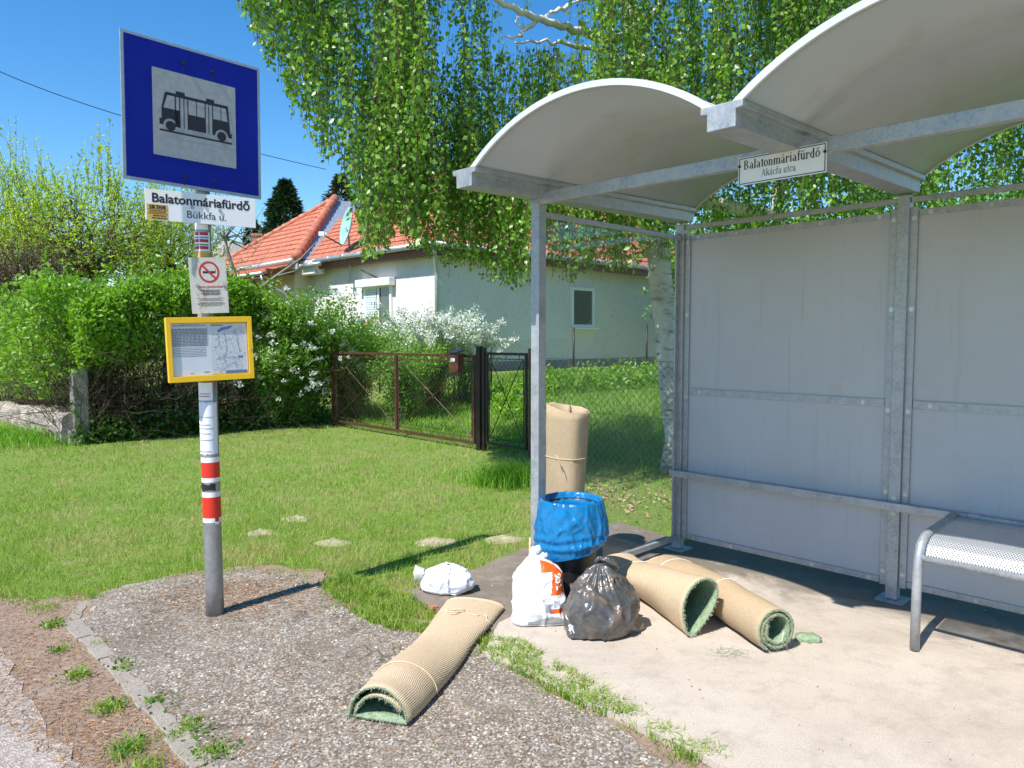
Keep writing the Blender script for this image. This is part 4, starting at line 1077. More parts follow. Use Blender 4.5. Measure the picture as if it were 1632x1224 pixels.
tie(o, V, id_, range(2, 34), 19, 'whitestring', .0028)
# loose lower sheet under roll 2
# 3. tight spiral roll beside it
def spiral(r_out, turns, pitch, n_=86, sq=1.0, a0=-120):
    out = []
    for i in range(n_ + 1):
        a = R(a0) - 2 * math.pi * turns * i / n_; r = r_out - pitch * turns * i / n_
        out.append((r * math.cos(a) / math.sqrt(sq), r_out * sq + .006 + r * math.sin(a) * sq))
    return out
def sect3(s):
    t = max(0, (s - .45) / .55); return spiral(.104 + .012 * t, 2.25, .021, 90, 1 - .42 * t)
c0, c1 = G(1238, 1040), np.array([.955, 4.50, 0]); d3 = c1 - c0; d3 /= np.linalg.norm(d3); r3 = np.array([d3[1], -d3[0], 0])
o, V, id_, n, ns = carpet_roll('carpet_roll', sect3, [c0, c1], r3, (0, 0, 1), .012, 'tightly coiled carpet roll with round spiral mouth, right of the drop-shaped one', 28, 8, ('back2', 'pile'))
tie(o, V, id_, range(2, 40), 11, 'whitestring', .0028); tie(o, V, id_, range(2, 40), 24, 'whitestring', .0028)
b = MB(); v = Vector(V[id_(1, 0, 70)])
b.tube([v, v + Vector((-.02, -.01, .02)), v + Vector((-.03, -.02, -.02)), v + Vector((.0, -.02, -.06))], .0014, 5); b.build('loose_thread', M['whitestring'], o, True)
# 4. roll standing behind the bin, leaning a little
def sect4(s):
    k = 1.08 - .24 * s; out = []
    for i in range(71):
        a = R(-30) - 2 * math.pi * 1.7 * i / 70; r = (.135 - .018 * 1.7 * i / 70) * k
        c = 1 + max(0, .62 * (1 - abs(math.atan2(math.sin(a + R(82)), math.cos(a + R(82)))) / R(62)) ** 1.35 if abs(math.atan2(math.sin(a + R(82)), math.cos(a + R(82)))) < R(62) else 0)
        out.append((r * c * math.cos(a), r * .82 * c * math.sin(a)))
    return out
b0 = np.array([.335, 4.78, .0]); b1 = A(905, 655, 4.84)
o, V, id_, n, ns = carpet_roll('carpet_roll', sect4, [b1, b0], (1, 0, 0), (0, 1, 0), .012, 'upright beige carpet roll tied with string, standing behind the blue-lined bin', 24, 12, ('back2', 'back'), .006)
for v_ in o.data.vertices:
    if v_.co.z > b1[2] - .02: v_.co.z += .012 * noise.noise((v_.co.x * 14, v_.co.y * 14, 0)) + .045 * max(0, (.40 - v_.co.x) / .2) + .02 * max(0, (v_.co.y - 4.8) / .1)
V = np.array([v_.co for v_ in o.data.vertices])
tie(o, V, id_, range(0, 44), 7, 'string', .003)
v = Vector(A(886, 725, 4.62)); b = MB(); b.tube([v, v + Vector((.02, -.01, -.04)), v + Vector((.045, -.005, -.11))], .0028, 6); b.build('string_end', M['string'], o, True)
# scrap of green carpet and loose fibres
g = G(1288, 1020); b = MB(); rg = random.Random(4); n = 22; ring = [(.062 * (1 + .25 * rg.uniform(-1, 1)) * math.cos(2 * math.pi * i / n), .045 * (1 + .25 * rg.uniform(-1, 1)) * math.sin(2 * math.pi * i / n)) for i in range(n)]
vs = [(x * .94, y * .94, .002) for x, y in ring] + [(x, y, .016 + .006 * rg.random()) for x, y in ring] + [(x * .55, y * .55, .028 + .006 * rg.random()) for x, y in ring] + [(0, 0, .030)]
b.add(vs, [(i, (i + 1) % n, n + (i + 1) % n, n + i) for i in range(n)] + [(n + i, n + (i + 1) % n, 2 * n + (i + 1) % n, 2 * n + i) for i in range(n)] + [(2 * n + i, 2 * n + (i + 1) % n, 3 * n) for i in range(n)])
tag(b.build('carpet_scrap', M['pile'], smooth=True, loc=g), 'small scrap of green carpet pile lying past the spiral roll', 'carpet scrap')
P = np.concatenate([G(1158, 1040)[:2] + RNG.normal(0, 1, (260, 2)) * [.045, .03], RNG.uniform(.001, .008, (260, 1))], 1); Dd = rdir(260); Dd[:, 2] *= .25
V, F = leaves(P, Dd, RNG.uniform(.012, .05, 260), .07, .2)
tag(npmesh('carpet_fibres', V, F, M['fray']), kind='stuff')
P = np.concatenate([G(1130, 1000)[:2] + RNG.normal(0, 1, (160, 2)) * [.13, .07], np.full((160, 1), .002)], 1); Dd = rdir(160); Dd[:, 2] *= .1
V, F = leaves(P, Dd, RNG.uniform(.01, .04, 160), .06, .2)
tag(npmesh('loose_fibres', V, F, M['fray']), kind='stuff')

# ------------------------------------------------------------------ bin and bags
def fnoise(p, s, o=0.0): return noise.noise((p[0] * s + o, p[1] * s + o * .7, p[2] * s - o))
def wrinkle(p, s, o=0.0): return (1 - abs(noise.noise((p[0] * s + o, p[1] * s + o, p[2] * s))) * 2.2)
bc = np.array([.335, 4.06, 0])
bin_ = empty('litter_bin', bc, 0, 'black plastic litter bin with a blue liner folded over its rim', 'litter bin')
b = MB(); b.lathe([(.0, .004), (.116, .004), (.121, .015), (.140, .30), (.150, .545), (.157, .55), (.157, .570), (.150, .573), (.147, .555), (.112, .03), (0, .025)], 40); b.build('bin_body', M['black_plastic'], bin_, True)
prof = [(.105, .25), (.126, .42), (.142, .55), (.163, .596), (.171, .603), (.178, .592), (.187, .55), (.196, .48), (.202, .42), (.203, .375), (.199, .345), (.195, .325)]
pts = []
for i in range(len(prof) - 1):
    for k in range(8): t = k / 8; pts.append((prof[i][0] * (1 - t) + prof[i + 1][0] * t, prof[i][1] * (1 - t) + prof[i + 1][1] * t))
pts.append(prof[-1]); n = 240; V = []
for i, (r, z) in enumerate(pts):
    f = i / (len(pts) - 1)
    for j in range(n):
        a = 2 * math.pi * j / n; q = (math.cos(a), math.sin(a), z * 5)
        k = max(0, min(1, (f - .35) / .3))
        dr = (.007 * wrinkle((math.cos(a) * 1.0, math.sin(a) * 1.0, z * 3.2), 2.4, 3) - .003) * k + .004 * noise.noise((math.cos(a) * 5, math.sin(a) * 5, z * 2)) * (1 if f < .55 else .3)
        dr += .008 * math.sin(a * 13 + 2 * math.sin(a * 3)) * max(0, 1 - abs(f - .42) / .2) * .5
        zz = z + .004 * noise.noise((a, 4, f * 3))
        if f > .6:                                  # the folded hem hangs lower at the left
            zz += (f - .6) / .4 * (.05 * math.cos(a) - .012 + .010 * noise.noise((math.cos(a) * 2, math.sin(a) * 2, 9)))
        
        for (sc_, am_, of_) in ((2.2, .009, 0), (4.4, .005, 7)):         # sharp creases in the film
            c1_ = 1 - abs(noise.noise((math.cos(a) * sc_ + of_, math.sin(a) * sc_, zz * sc_ * 2.6 + math.cos(a) * 1.2))) * 7; dr += am_ * max(0, c1_) * k * min(1, max(0, (1 - f) / .14))
        # tilted pleats running up to the right
        dr += .006 * math.sin(zz * 95 - a * 3 + 3 * noise.noise((math.cos(a) * 1.5, math.sin(a) * 1.5, zz * 5))) * max(0, 1 - abs(zz - .38) / .07)
        V.append(((r + dr) * math.cos(a) * 1.0, (r + dr) * math.sin(a), zz))
F = [(i * n + j, i * n + (j + 1) % n, (i + 1) * n + (j + 1) % n, (i + 1) * n + j) for i in range(len(pts) - 1) for j in range(n)]
npmesh('bin_liner', V, F, M['liner'], bin_, smooth=True)

def bag(name, loc, rz, prof, mats, label, nseg=96, amp=.012, freq=14, seed=1, matfn=None, flat=0.0, lean=(0, 0), rings=70, corner=None, pleat=0.0):
    """prof: list of (z, rx, ry); the cloth wrinkles, the foot spreads on the ground"""
    zs = np.array([p[0] for p in prof]); V = []
    tt = np.linspace(0, 1, len(prof)); ti = np.linspace(0, 1, rings)
    Z, RX, RY = (np.interp(ti, tt, [p[i] for p in prof]) for i in range(3))
    ker = np.array([1, 2, 3, 2, 1.]) / 9
    sm = lambda x: np.concatenate([x[:2], np.convolve(x, ker, 'same')[2:-2], x[-2:]])
    Z, RX, RY = sm(sm(Z)), sm(sm(RX)), sm(sm(RY))
    H_ = Z.max()
    for i in range(rings):
        for j in range(nseg):
            a = 2 * math.pi * j / nseg; ca, sa = math.cos(a), math.sin(a)
            e = 1.0
            if flat:                               # squarish outline for the pillow bag
                e = (abs(ca) ** (2 + flat) + abs(sa) ** (2 + flat)) ** (-1 / (2 + flat))
            x, y = RX[i] * ca * e, RY[i] * sa * e
            p = (x, y, Z[i]); f = min(1, max(RX[i], .01) / .06)
            d = amp * f * (wrinkle(p, freq, seed) * .5 + fnoise(p, freq * .45, seed + 5) * 1.1)
            d += amp * .8 * f * max(0, 1 - abs(noise.noise((x * 9 + seed, y * 9, Z[i] * 6 + x * 3))) * 8)
            if pleat: d += pleat * f * math.sin(a * 21 + 4 * noise.noise((ca, sa, Z[i] * 4))) * max(0, (Z[i] / H_ - .35)) 
            if corner: d += corner(a, Z[i])
            k = (1 + d / max(.02, math.hypot(x, y)))
            V.append((x * k + lean[0] * Z[i], y * k + lean[1] * Z[i], max(.002, Z[i] + .35 * d * (0 if Z[i] < .02 else 1))))
    n = nseg; F = [(i * n + j, i * n + (j + 1) % n, (i + 1) * n + (j + 1) % n, (i + 1) * n + j) for i in range(rings - 1) for j in range(n)]
    mi = None
    if matfn:
        Va = np.array(V); c = Va[np.array(F)].mean(1); mi = [matfn(*q) for q in c]
    o = npmesh(name, V, F, mats, None, mi, True, loc); o.rotation_euler = (0, 0, rz); o['label'] = label; o['category'] = 'rubbish bag'
    return o
# white sack with orange stripe, leaning on the bin
g = G(862, 1000)
def mf(x, y, z):
    if y < .035:
        if .064 < x - .10 * z + .030 < .135 and z > .165: return 1
        if .064 < x - .10 * z + .030 < .15 and .075 < z < .098: return 1
        if x > .0 and z > .272 and z < .335 - .05 * x: return 1
        if z < .045 + .012 * math.sin(x * 30) and -.07 < x < .11 and z > .012: return 2
    return 0
wb = bag('rubbish_sack', (g[0], g[1] + .06, 0), R(4), [(.002, .03, .02), (.004, .14, .055), (.02, .150, .068), (.08, .140, .088), (.16, .136, .088), (.23, .126, .07), (.275, .104, .052), (.31, .066, .034), (.335, .036, .022), (.345, .012, .01)],
         [M['whitebag'], M['orange'], M['greyfilm']], 'white plastic sack with an orange stripe and barcode, leaning on the bin', 150, .011, 13, 2, mf, 1.4, (-.06, .20), 110)
# its twisted neck
b = MB(); n_ = 10
for base, dr, ln, rr in (((-.035, .07, .325), Vector((.32, .25, .85)), .075, .030), ((.0, .065, .325), Vector((.7, .1, .55)), .05, .018)):
    pts = [Vector(base) + dr * (ln * k / 5) + Vector((.006 * math.sin(k * 2), 0, 0)) for k in range(6)]
    b.tube(pts, [rr, rr * .75, rr * .7, rr * .85, rr * 1.05, rr * .6], 9)
b.build('sack_neck', M['whitebag'], wb, True)
# print on the sack: wrapped on to its front
dg_t = BVHTree.FromPolygons([v.co[:] for v in wb.data.vertices], [p.vertices[:] for p in wb.data.polygons])
def wrap(mb, name, mat, par):
    V_ = []
    for v in mb.V:
        h_ = dg_t.ray_cast(Vector((v[0], -.5, v[2])), Vector((0, 1, 0)))
        V_.append((v[0], (h_[0].y if h_[0] is not None else -.05) - .0025, v[2]))
    mb.V = V_; return mb.build(name, mat, par)
b = MB(); text_on(b, '20 L', .078, .225, .072, .1, .006, rot=R(-90) + .08); wrap(b, 'lettering', M['white'], wb)
b = MB(); rg = random.Random(8); x = .016
while x < .056:
    w_ = rg.choice((.001, .0016, .0026)); rect(b, x, x + w_, .082, .126, 0); x += w_ + rg.choice((.0012, .002))
wrap(b, 'barcode', M['greyprint'], wb)
b = MB()
for k in range(7): rect(b, .062, .098, .106 + k * .0055, .1078 + k * .0055, 0)
wrap(b, 'print', M['greyprint'], wb)
b = MB(); textrows(b, .0, .055, (.165, .157, .149, .141), .0022, 0, True); wrap(b, 'small_print', M['alu'], wb)
b = MB()
for k in range(3):
    a = R(90 + 120 * k); a2 = R(90 + 120 * k + 95); P0 = (-.008 + .009 * math.cos(a), .089 + .009 * math.sin(a)); P1 = (-.008 + .009 * math.cos(a2), .089 + .009 * math.sin(a2))
    dx, dz = P1[0] - P0[0], P1[1] - P0[1]; L = math.hypot(dx, dz); ox, oz = -dz / L * .001, dx / L * .001
    b.add([(P0[0] - ox, 0, P0[1] - oz), (P1[0] - ox, 0, P1[1] - oz), (P1[0] + ox, 0, P1[1] + oz), (P0[0] + ox, 0, P0[1] + oz)], [(0, 1, 2, 3)])
wrap(b, 'recycling_mark', M['greyprint'], wb)
# dark see-through bag
g = G(962, 1018)
def dcorner(a, z):
    c = 0
    for a0, w_ in ((R(205), .045), (R(-8), .055)): 
        d = math.atan2(math.sin(a - a0), math.cos(a - a0)); c += w_ * math.exp(-(d / .28) ** 2) * max(0, 1 - z / .07)
    return c
db = bag('rubbish_bag', (g[0], g[1] + .10, 0), R(8), [(.002, .03, .03), (.003, .15, .11), (.012, .185, .135), (.05, .194, .145), (.11, .190, .145), (.17, .170, .132), (.23, .132, .105), (.285, .085, .07), (.325, .045, .04), (.345, .022, .020), (.355, .020, .018)],
         M['darkbag'], 'dark translucent knotted rubbish bag full of brown waste, in front of the bin', 130, .020, 11, 9, None, 0, (-.02, .02), 100, dcorner, .010)
b = MB(); k0 = Vector((-.012, .008, .352))
b.tube([k0 + Vector((.014 * math.cos(t), .012 * math.sin(t * 1.3), .012 + .010 * math.sin(t * 2.1))) for t in np.linspace(0, 7.5, 26)], [.011 + .002 * math.sin(t) for t in np.linspace(0, 20, 26)], 9)
b.tube([k0 + Vector((.0, 0, .012)), k0 + Vector((.035, -.01, .022)), k0 + Vector((.06, -.015, .006)), k0 + Vector((.085, -.01, -.014)), k0 + Vector((.10, -.005, -.03))], [.012, .017, .020, .016, .004], 9)
b.tube([k0 + Vector((0, 0, .012)), k0 + Vector((-.014, -.02, .024)), k0 + Vector((-.01, -.03, .04))], [.010, .013, .006], 8)
b.build('knot', M['darkbag'], db, True)
# small white carrier bag on the dark pad
g = G(708, 948)
def scorner(a, z):
    d = math.atan2(math.sin(a - R(168)), math.cos(a - R(168))); return .035 * math.exp(-(d / .35) ** 2) * max(0, 1 - abs(z - .09) / .05)
sb = bag('carrier_bag', (g[0], g[1] + .08, -.006), R(-6), [(.002, .03, .03), (.003, .12, .08), (.02, .150, .095), (.06, .155, .10), (.10, .135, .095), (.135, .098, .075), (.155, .055, .045), (.162, .01, .01)],
         M['smallbag'], 'crumpled white carrier bag lying alone at the edge of the grass', 110, .015, 15, 21, None, 0, (.12, .0), 80, scorner)
b = MB(); n = 16
vs = []; 
for k, (r, x) in enumerate(((.036, -.125), (.046, -.165), (.052, -.182), (.030, -.160))):
    for j in range(n): a = 2 * math.pi * j / n; vs.append((x + .012 * noise.noise((j * .8, k, 1)), r * .9 * math.cos(a), .098 + r * math.sin(a) * (1 + .2 * noise.noise((j * .6, k, 5)))))
b.add(vs, [(k * n + j, k * n + (j + 1) % n, (k + 1) * n + (j + 1) % n, (k + 1) * n + j) for k in range(3) for j in range(n)])
b.build('bag_mouth', M['scrim'], sb, True)
# rope end hanging on the front post
gp = loc2w((0, -D)); b = MB(); b.tube([(gp[0] - .045, gp[1] + .0, .36), (gp[0] - .046, gp[1] - .01, .28), (gp[0] - .058, gp[1] - .02, .16), (gp[0] - .062, gp[1] - .03, .09), (gp[0] - .05, gp[1] - .05, .02)], .006, 8)
tag(b.build('rope_end', M['string'], smooth=True), 'short length of frayed pale rope hanging on the front shelter post', 'rope')
g = G(690, 967); b = MB()
pts_ = [(-.03, -.01), (.0, -.02), (.03, -.006), (.024, .014), (-.012, .018)]
b.prism(pts_, 0, .018); o = b.build('tile_shard', M['tiles'], loc=(g[0], g[1], -.012), bevel=.002); tag(o, 'small broken red tile shard at the edge of the pad by the white bag', 'tile shard')
# ------------------------------------------------------------------ gates and fences
def lattice(b, L, z0, z1, pitch=.062, r=.0016, y=0.0, zf=None):
    """woven diagonal wires in the local xz plane"""
    Hh = z1 - z0; k = -Hh
    while k < L:
        for sgn in (1, -1):
            x0, x1 = (k, k + Hh) if sgn > 0 else (k + Hh, k)
            a0, a1 = 0.0, 1.0
            lo, hi = min(x0, x1), max(x0, x1)
            ts = []
            for lim in (0, L): ts.append((lim - x0) / (x1 - x0))
            t0, t1 = max(0, min(ts)), min(1, max(ts))
            if t1 - t0 > .02:
                P0, P1 = (x0 + (x1 - x0) * t0, z0 + Hh * t0), (x0 + (x1 - x0) * t1, z0 + Hh * t1)
                z_ = (lambda x: 0) if zf is None else zf
                m_ = max(1, int(abs(P1[0] - P0[0]) / .5))
                b.tube([(P0[0] + (P1[0] - P0[0]) * i / m_, y + sgn * r * .8, P0[1] + (P1[1] - P0[1]) * i / m_ + z_(P0[0] + (P1[0] - P0[0]) * i / m_)) for i in range(m_ + 1)], r, 3, caps=False)
        k += pitch * 1.41
def gate_leaf(root, x0, x1, z0, z1, mat, t=.035, rod=.006, ns=2, cut=None):
    def bar(name, c, d): 
        b = MB(); b.box(c, d); return b.build(name, M[mat], root, bevel=.003)
    bar('frame_rail', ((x0 + x1) / 2, 0, z1 - t / 2), (x1 - x0, t, t)); bar('frame_rail', ((x0 + x1) / 2, 0, z0 + t / 2), (x1 - x0, t, t))
    xs = np.linspace(x0 + t / 2, x1 - t / 2, ns + 1)
    for x in xs: bar('frame_stile', (x, 0, (z0 + z1) / 2), (t, t * .98, z1 - z0 - 2 * t))
    for a, c in zip(xs, xs[1:]):
        a += t / 2; c -= t / 2; m_ = .05
        b = MB(); q = [(a + .03, z0 + t + m_), (c - .03, z0 + t + m_), (c - .03, z1 - t - m_), (a + .03, z1 - t - m_)]
        for i in range(4): b.tube([(q[i][0], 0, q[i][1]), (q[(i + 1) % 4][0], 0, q[(i + 1) % 4][1])], rod, 6)
        for u in (.15, .5, .85):
            for zz, ze in ((z0 + t, z0 + t + m_), (z1 - t, z1 - t - m_)): b.tube([(a + (c - a) * u, 0, zz), (a + (c - a) * u, 0, ze)], rod * .8, 5)
        b.build('inner_frame', M[mat], root)
        for p, q_ in (((a + .04, z1 - t - m_), (c - .04, z0 + t + m_)), ((a + .04, z0 + t + m_), (c - .04, z1 - t - m_))):
            b = MB(); b.tube([(p[0], .008 if p[1] > q_[1] else -.008, p[1]), (q_[0], .008 if p[1] > q_[1] else -.008, q_[1])], rod * .9, 6); b.build('brace', M[mat], root)
        b = MB(); lattice(b, c - a - .06, z0 + t + m_, z1 - t - m_, .056, .0017, .018); o = b.build('wire_mesh', M['wire'], root, fix=False); o.location.x = a + .03
GL = np.array([-3.12, 12.74, 0]); GR = G(765, 714); gd = (GR - GL); gl = np.linalg.norm(gd); ga = math.atan2(gd[1], gd[0])
gate = empty('yard_gate', (GL[0], GL[1], -.03), ga, 'wide brown steel gate with crossed rods and wire mesh', 'gate')
gate_leaf(gate, .05, gl - .10, .07, 1.30, 'brownpaint', .04)
for nm, x, h_, mt, s_ in (('gate_post', .0, 1.42, 'brownpaint', .05), ('gate_post', gl, 1.42, 'darkpaint', .075)):
    b = MB(); b.box((x, 0, h_ / 2), (s_, s_, h_)); b.build(nm, M[mt], gate, bevel=.004)
b = MB(); b.box((gl - .055, 0, .70), (.022, .05, .14)); b.build('latch', M['darkpaint'], gate, bevel=.003)
p2 = GR + EX * 1.02
wg = empty('wicket_gate', (GR[0], GR[1], -.03), math.atan2(EX[1], EX[0]), 'narrow brown wicket gate with crossed rods beside the wide gate', 'gate')
gate_leaf(wg, .13, .90, .10, 1.34, 'darkpaint', .035, .006, 1)
for x, mt in ((.09, 'darkpaint'), (.965, 'brownpaint')):
    b = MB(); b.box((x, 0, .70), (.05, .05, 1.40)); b.build('gate_post', M[mt], wg, bevel=.004)
b = MB(); b.box((.90, -.03, .78), (.06, .03, .20)); b.build('lock_box', M['brownpaint'], wg, bevel=.003)
b = MB(); b.tube([(.90, -.045, .82), (.90, -.075, .82), (.79, -.078, .82)], .009, 8); b.build('handle', M['alu'], wg, True)
# letter box on the gate
mbp = GL + gd * .905
mx = empty('letter_box', (mbp[0] - .05 * EY[0], mbp[1] - .05 * EY[1], 1.02), ga, 'brown metal letter box hanging on the wide gate beside the dark post', 'letter box')
b = MB(); b.prism([(-.095, 0), (.095, 0), (.095, .27), (-.095, .27)], -.11, 0, 0, 'y'); b.build('box_body', M['mailbox'], mx, bevel=.004)
b = MB(); b.add([(-.105, -.13, .27), (.105, -.13, .27), (.105, .01, .30), (-.105, .01, .30), (-.105, -.13, .285), (.105, -.13, .285), (.105, .01, .325), (-.105, .01, .325)], [(0, 1, 2, 3), (4, 7, 6, 5), (0, 4, 5, 1), (1, 5, 6, 2), (2, 6, 7, 3), (3, 7, 4, 0)]); b.build('lid', M['mailtop'], mx, bevel=.003)
b = MB(); b.add([(-.06, -.1125, .15), (.01, -.1125, .155), (.035, -.1125, .17), (.03, -.1125, .20), (-.05, -.1125, .205), (-.065, -.1125, .18)], [tuple(range(6))]); b.build('torn_sticker', M['white'], mx, fix=False)
# chain link fence along the street, running behind the shelter
f0 = p2 + EX * .02; FL = 6.4
cf = empty('chain_link_fence', (f0[0], f0[1], -.03), math.atan2(EX[1], EX[0]), 'rusty chain link fence along the street behind the shelter', 'fence')
b = MB(); lattice(b, FL, .05, 1.28, .064, .0022); b.build('wire_mesh', M['wire'], cf, fix=False)
b = MB()
for z in (.05, .66, 1.28): b.tube([(0, 0, z), (FL, 0, z)], .002, 5)
b.build('straining_wire', M['wire'], cf)
for x in (2.75, 5.2): 
    b = MB(); b.tube([(x, .02, 0), (x, .02, 1.36)], .022, 10); b.build('fence_post', M['darkpaint'], cf, True)
# garden fence behind, in front of the house
h0, h1 = A(600, 600, 17.2), A(1250, 600, 15.8); hd = h1 - h0; hl = math.hypot(hd[0], hd[1])
gf = empty('garden_fence', (h0[0], h0[1], 0), math.atan2(hd[1], hd[0]), 'grey chain link garden fence on thin dark posts in front of the house', 'fence')
zt = lambda x: float(terrain(h0[0] + hd[0] * x / hl, h0[1] + hd[1] * x / hl)) - .03
b = MB(); lattice(b, hl, .02, 1.0, .07, .0022, 0, zt); b.build('wire_mesh', M['greywire'], gf, fix=False)
for px in (605, 783, 914, 1030, 1150):
    f = (px - 600) / 650; x = hl * f * (1 + .085 * (1 - f)) * 1.0
    b = MB(); b.tube([(x, 0, zt(x)), (x, 0, zt(x) + (1.22 if px != 783 else 1.15))], .022, 8); b.build('fence_post', M['darkpaint'], gf, True)

# ------------------------------------------------------------------ house
HZ = .52; hx = np.array([-1.94, 19.0, HZ])
hs_ = empty('bungalow', hx, ROT, 'single storey stuccoed bungalow with red clay tile roofs behind the garden', 'house')
def hbox(name, c, d, mat, bevel=0, par=hs_): b = MB(); b.box(c, d); return b.build(name, M[mat], par, bevel=bevel)
hbox('wall', (-5.2, 6.2, 1.62), (10.4, 12.4, 3.36), 'stucco')
hbox('plinth', (-5.2, 6.2, .12), (10.46, 12.46, .4), 'concretepost')
hbox('wing_wall', (-9.7, 2.4, 1.75), (6.5, 5.9, 3.6), 'cream')
def tile_plane(name, o, U, Vd, ulen, vlen, left, right, mat='tiles', par=hs_, row=.34, per=.30, du=.06, amp=.022, lift=.035):
    o, U, Vd = Vector(o), Vector(U).normalized(), Vector(Vd).normalized(); N = U.cross(Vd).normalized(); 
    if N.z < 0: N = -N
    Vs, Fs = [], []; nr = math.ceil(vlen / row); r_ = vlen / nr
    for k in range(nr):
        v0, v1 = k * r_, min((k + 1) * r_ + .03, vlen)
        l0, r0_, l1, r1_ = left(v0), right(v0), left(v1), right(v1)
        us = np.arange(min(l0, l1), max(r0_, r1_) + du, du); m_ = len(us)
        if m_ < 2: continue
        base = len(Vs)
        for v, l_, rr, li in ((v0, l0, r0_, 0.0), (v0, l0, r0_, lift), (v1, l1, r1_, 0.004)):
            for u in us:
                uu = min(max(u, l_), rr); w = amp * (abs(math.sin(math.pi * u / per)) - .3)
                p = o + U * uu + Vd * v + N * (w + li); Vs.append(tuple(p))
        for s_ in range(2):
            for j in range(m_ - 1): Fs.append((base + s_ * m_ + j, base + s_ * m_ + j + 1, base + (s_ + 1) * m_ + j + 1, base + (s_ + 1) * m_ + j))
    b = MB(); b.add(Vs, Fs); return b.build(name, M[mat], par, fix=False)
def ridge_caps(pts, r=.13, step=.36, par=None):
    a, c = Vector(pts[0]), Vector(pts[1]); n_ = max(1, int((c - a).length / step)); b = MB()
    for i in range(n_):
        p, q = a.lerp(c, i / n_), a.lerp(c, (i + 1.08) / n_)
        b.tube([p, p.lerp(q, .12), q], [r * 1.12, r * 1.1, r * .92], 12)
    return b.build('ridge_tiles', M['tiles'], par or hs_, True)
ez = 3.38; run = 5.6; pit = .70; sl = math.hypot(1, pit)
mr = tile_plane('main_roof', (-10.8, -.4, ez), (1, 0, 0), (0, 1, pit), 11.2, run * sl, lambda v: v / sl, lambda v: 11.2 - v / sl)
sr = tile_plane('side_roof', (.4, -.4, ez), (0, 1, 0), (-1, 0, pit), 13.2, run * sl, lambda v: v / sl, lambda v: 13.2)
ridge_caps([(.4, -.4, ez + .04), (-5.2, 5.2, ez + .04 + run * pit)]); ridge_caps([(-5.2, 5.2, ez + .04 + run * pit), (-5.2, 12.8, ez + .04 + run * pit)])
# eaves: soffit board, fascia and gutters
hbox('fascia', (-2.6, -.33, ez - .16), (5.9, .06, .26), 'fascia'); hbox('fascia', (.33, 6.2, ez - .16), (.06, 13.0, .26), 'fascia')
hbox('soffit', (-2.6, -.17, ez - .26), (5.9, .27, .03), 'fascia'); hbox('soffit', (.165, 6.2, ez - .26), (.27, 12.8, .03), 'fascia')
def gutter(name, p, q, r=.075):
    b = MB(); b.tube([p, q], r, 12); 
    a, c = Vector(p), Vector(q); n_ = max(2, int((c - a).length / .8))
    for i in range(n_ + 1): t_ = a.lerp(c, i / n_); b.tube([t_ - (c - a).normalized() * .015, t_ + (c - a).normalized() * .015], r * 1.13, 12)
    return b.build(name, M['gutter'], hs_, True)
gutter('gutter', (-5.35, -.46, ez - .05), (.48, -.46, ez - .05)); gutter('gutter', (.47, -.5, ez - .05), (.47, 12.6, ez - .05))
b = MB(); b.tube([(.40, -.40, ez - .10), (.40, -.38, ez - .30), (.08, -.08, ez - .62), (.06, -.06, ez - .8), (.06, -.06, .1)], .05, 12); b.build('downpipe', M['gutter'], hs_, True)
# wing roof
wz = 3.42; wp = .78; wsl = math.hypot(1, wp); wl_, wr_ = -12.9, -5.95; wrun = (wr_ - wl_) / 2
tile_plane('wing_roof', (wl_, -.75, wz), (1, 0, 0), (0, 1, wp), wr_ - wl_, wrun * wsl, lambda v: v / wsl, lambda v: (wr_ - wl_) - v / wsl)
wc = (wl_ + wr_) / 2; wtop = wz + wrun * wp
b = MB(); b.add([(wr_, -.75, wz), (wr_, 5, wz), (wc, 9, wtop), (wc, -.75 + wrun, wtop), (wl_, -.75, wz), (wl_, 6, wz), (wc, 9, wtop)], [(0, 1, 2, 3), (4, 3, 6, 5)]); b.build('valley_flashing', M['lead'], hs_, fix=False)
ridge_caps([(wr_, -.75, wz + .06), (wc, -.75 + wrun, wtop + .06)], .15, .40); ridge_caps([(wl_, -.75, wz + .04), (wc, -.75 + wrun, wtop + .04)], .11)
hbox('wing_fascia', ((wl_ + wr_) / 2, -.70, wz - .17), (wr_ - wl_ - .1, .06, .26), 'winframe')
gutter('gutter', (wl_ - .1, -.83, wz - .10), (wr_ - .1, -.83, wz - .06), .08); gutter('gutter', (wr_ + .0, -.60, wz - .22), (wr_ + 1.15, -.60, wz - .22), .06)
hbox('wall_beam', (-5.9, -.35, ez - .22), (1.25, .34, .42), 'stucco')
# porch roof in front of the wing
pr0 = tile_plane('porch_roof', (-12.9, -1.55, 2.98), (1, 0, 0), (0, 1, .36), 6.75, .95, lambda v: 0, lambda v: 6.55 + .4 * v, row=.32, per=.2, du=.05)
hbox('porch_beam', (-9.6, -1.42, 2.86), (6.4, .10, .16), 'fascia'); hbox('porch_rafter', (-6.35, -1.1, 3.02), (.09, .9, .16), 'fascia')
gutter('gutter', (-12.9, -1.63, 2.93), (-6.45, -1.63, 2.95), .06)
b = MB(); b.tube([(-6.5, -1.63, 2.90), (-6.5, -1.6, 2.70), (-6.2, -1.0, 2.35), (-6.15, -.9, 2.1), (-6.15, -.9, .0)], .045, 10); b.build('downpipe', M['gutter'], hs_, True)
for x in (-6.55, -9.4, -12.8): hbox('porch_post', (x, -1.42, 1.37), (.12, .12, 2.7), 'fascia')
b = MB(); b.tube([(-6.6, -1.42, 1.9), (-7.5, -1.42, 2.78)], .055, 8); b.build('porch_brace', M['fascia'], hs_)
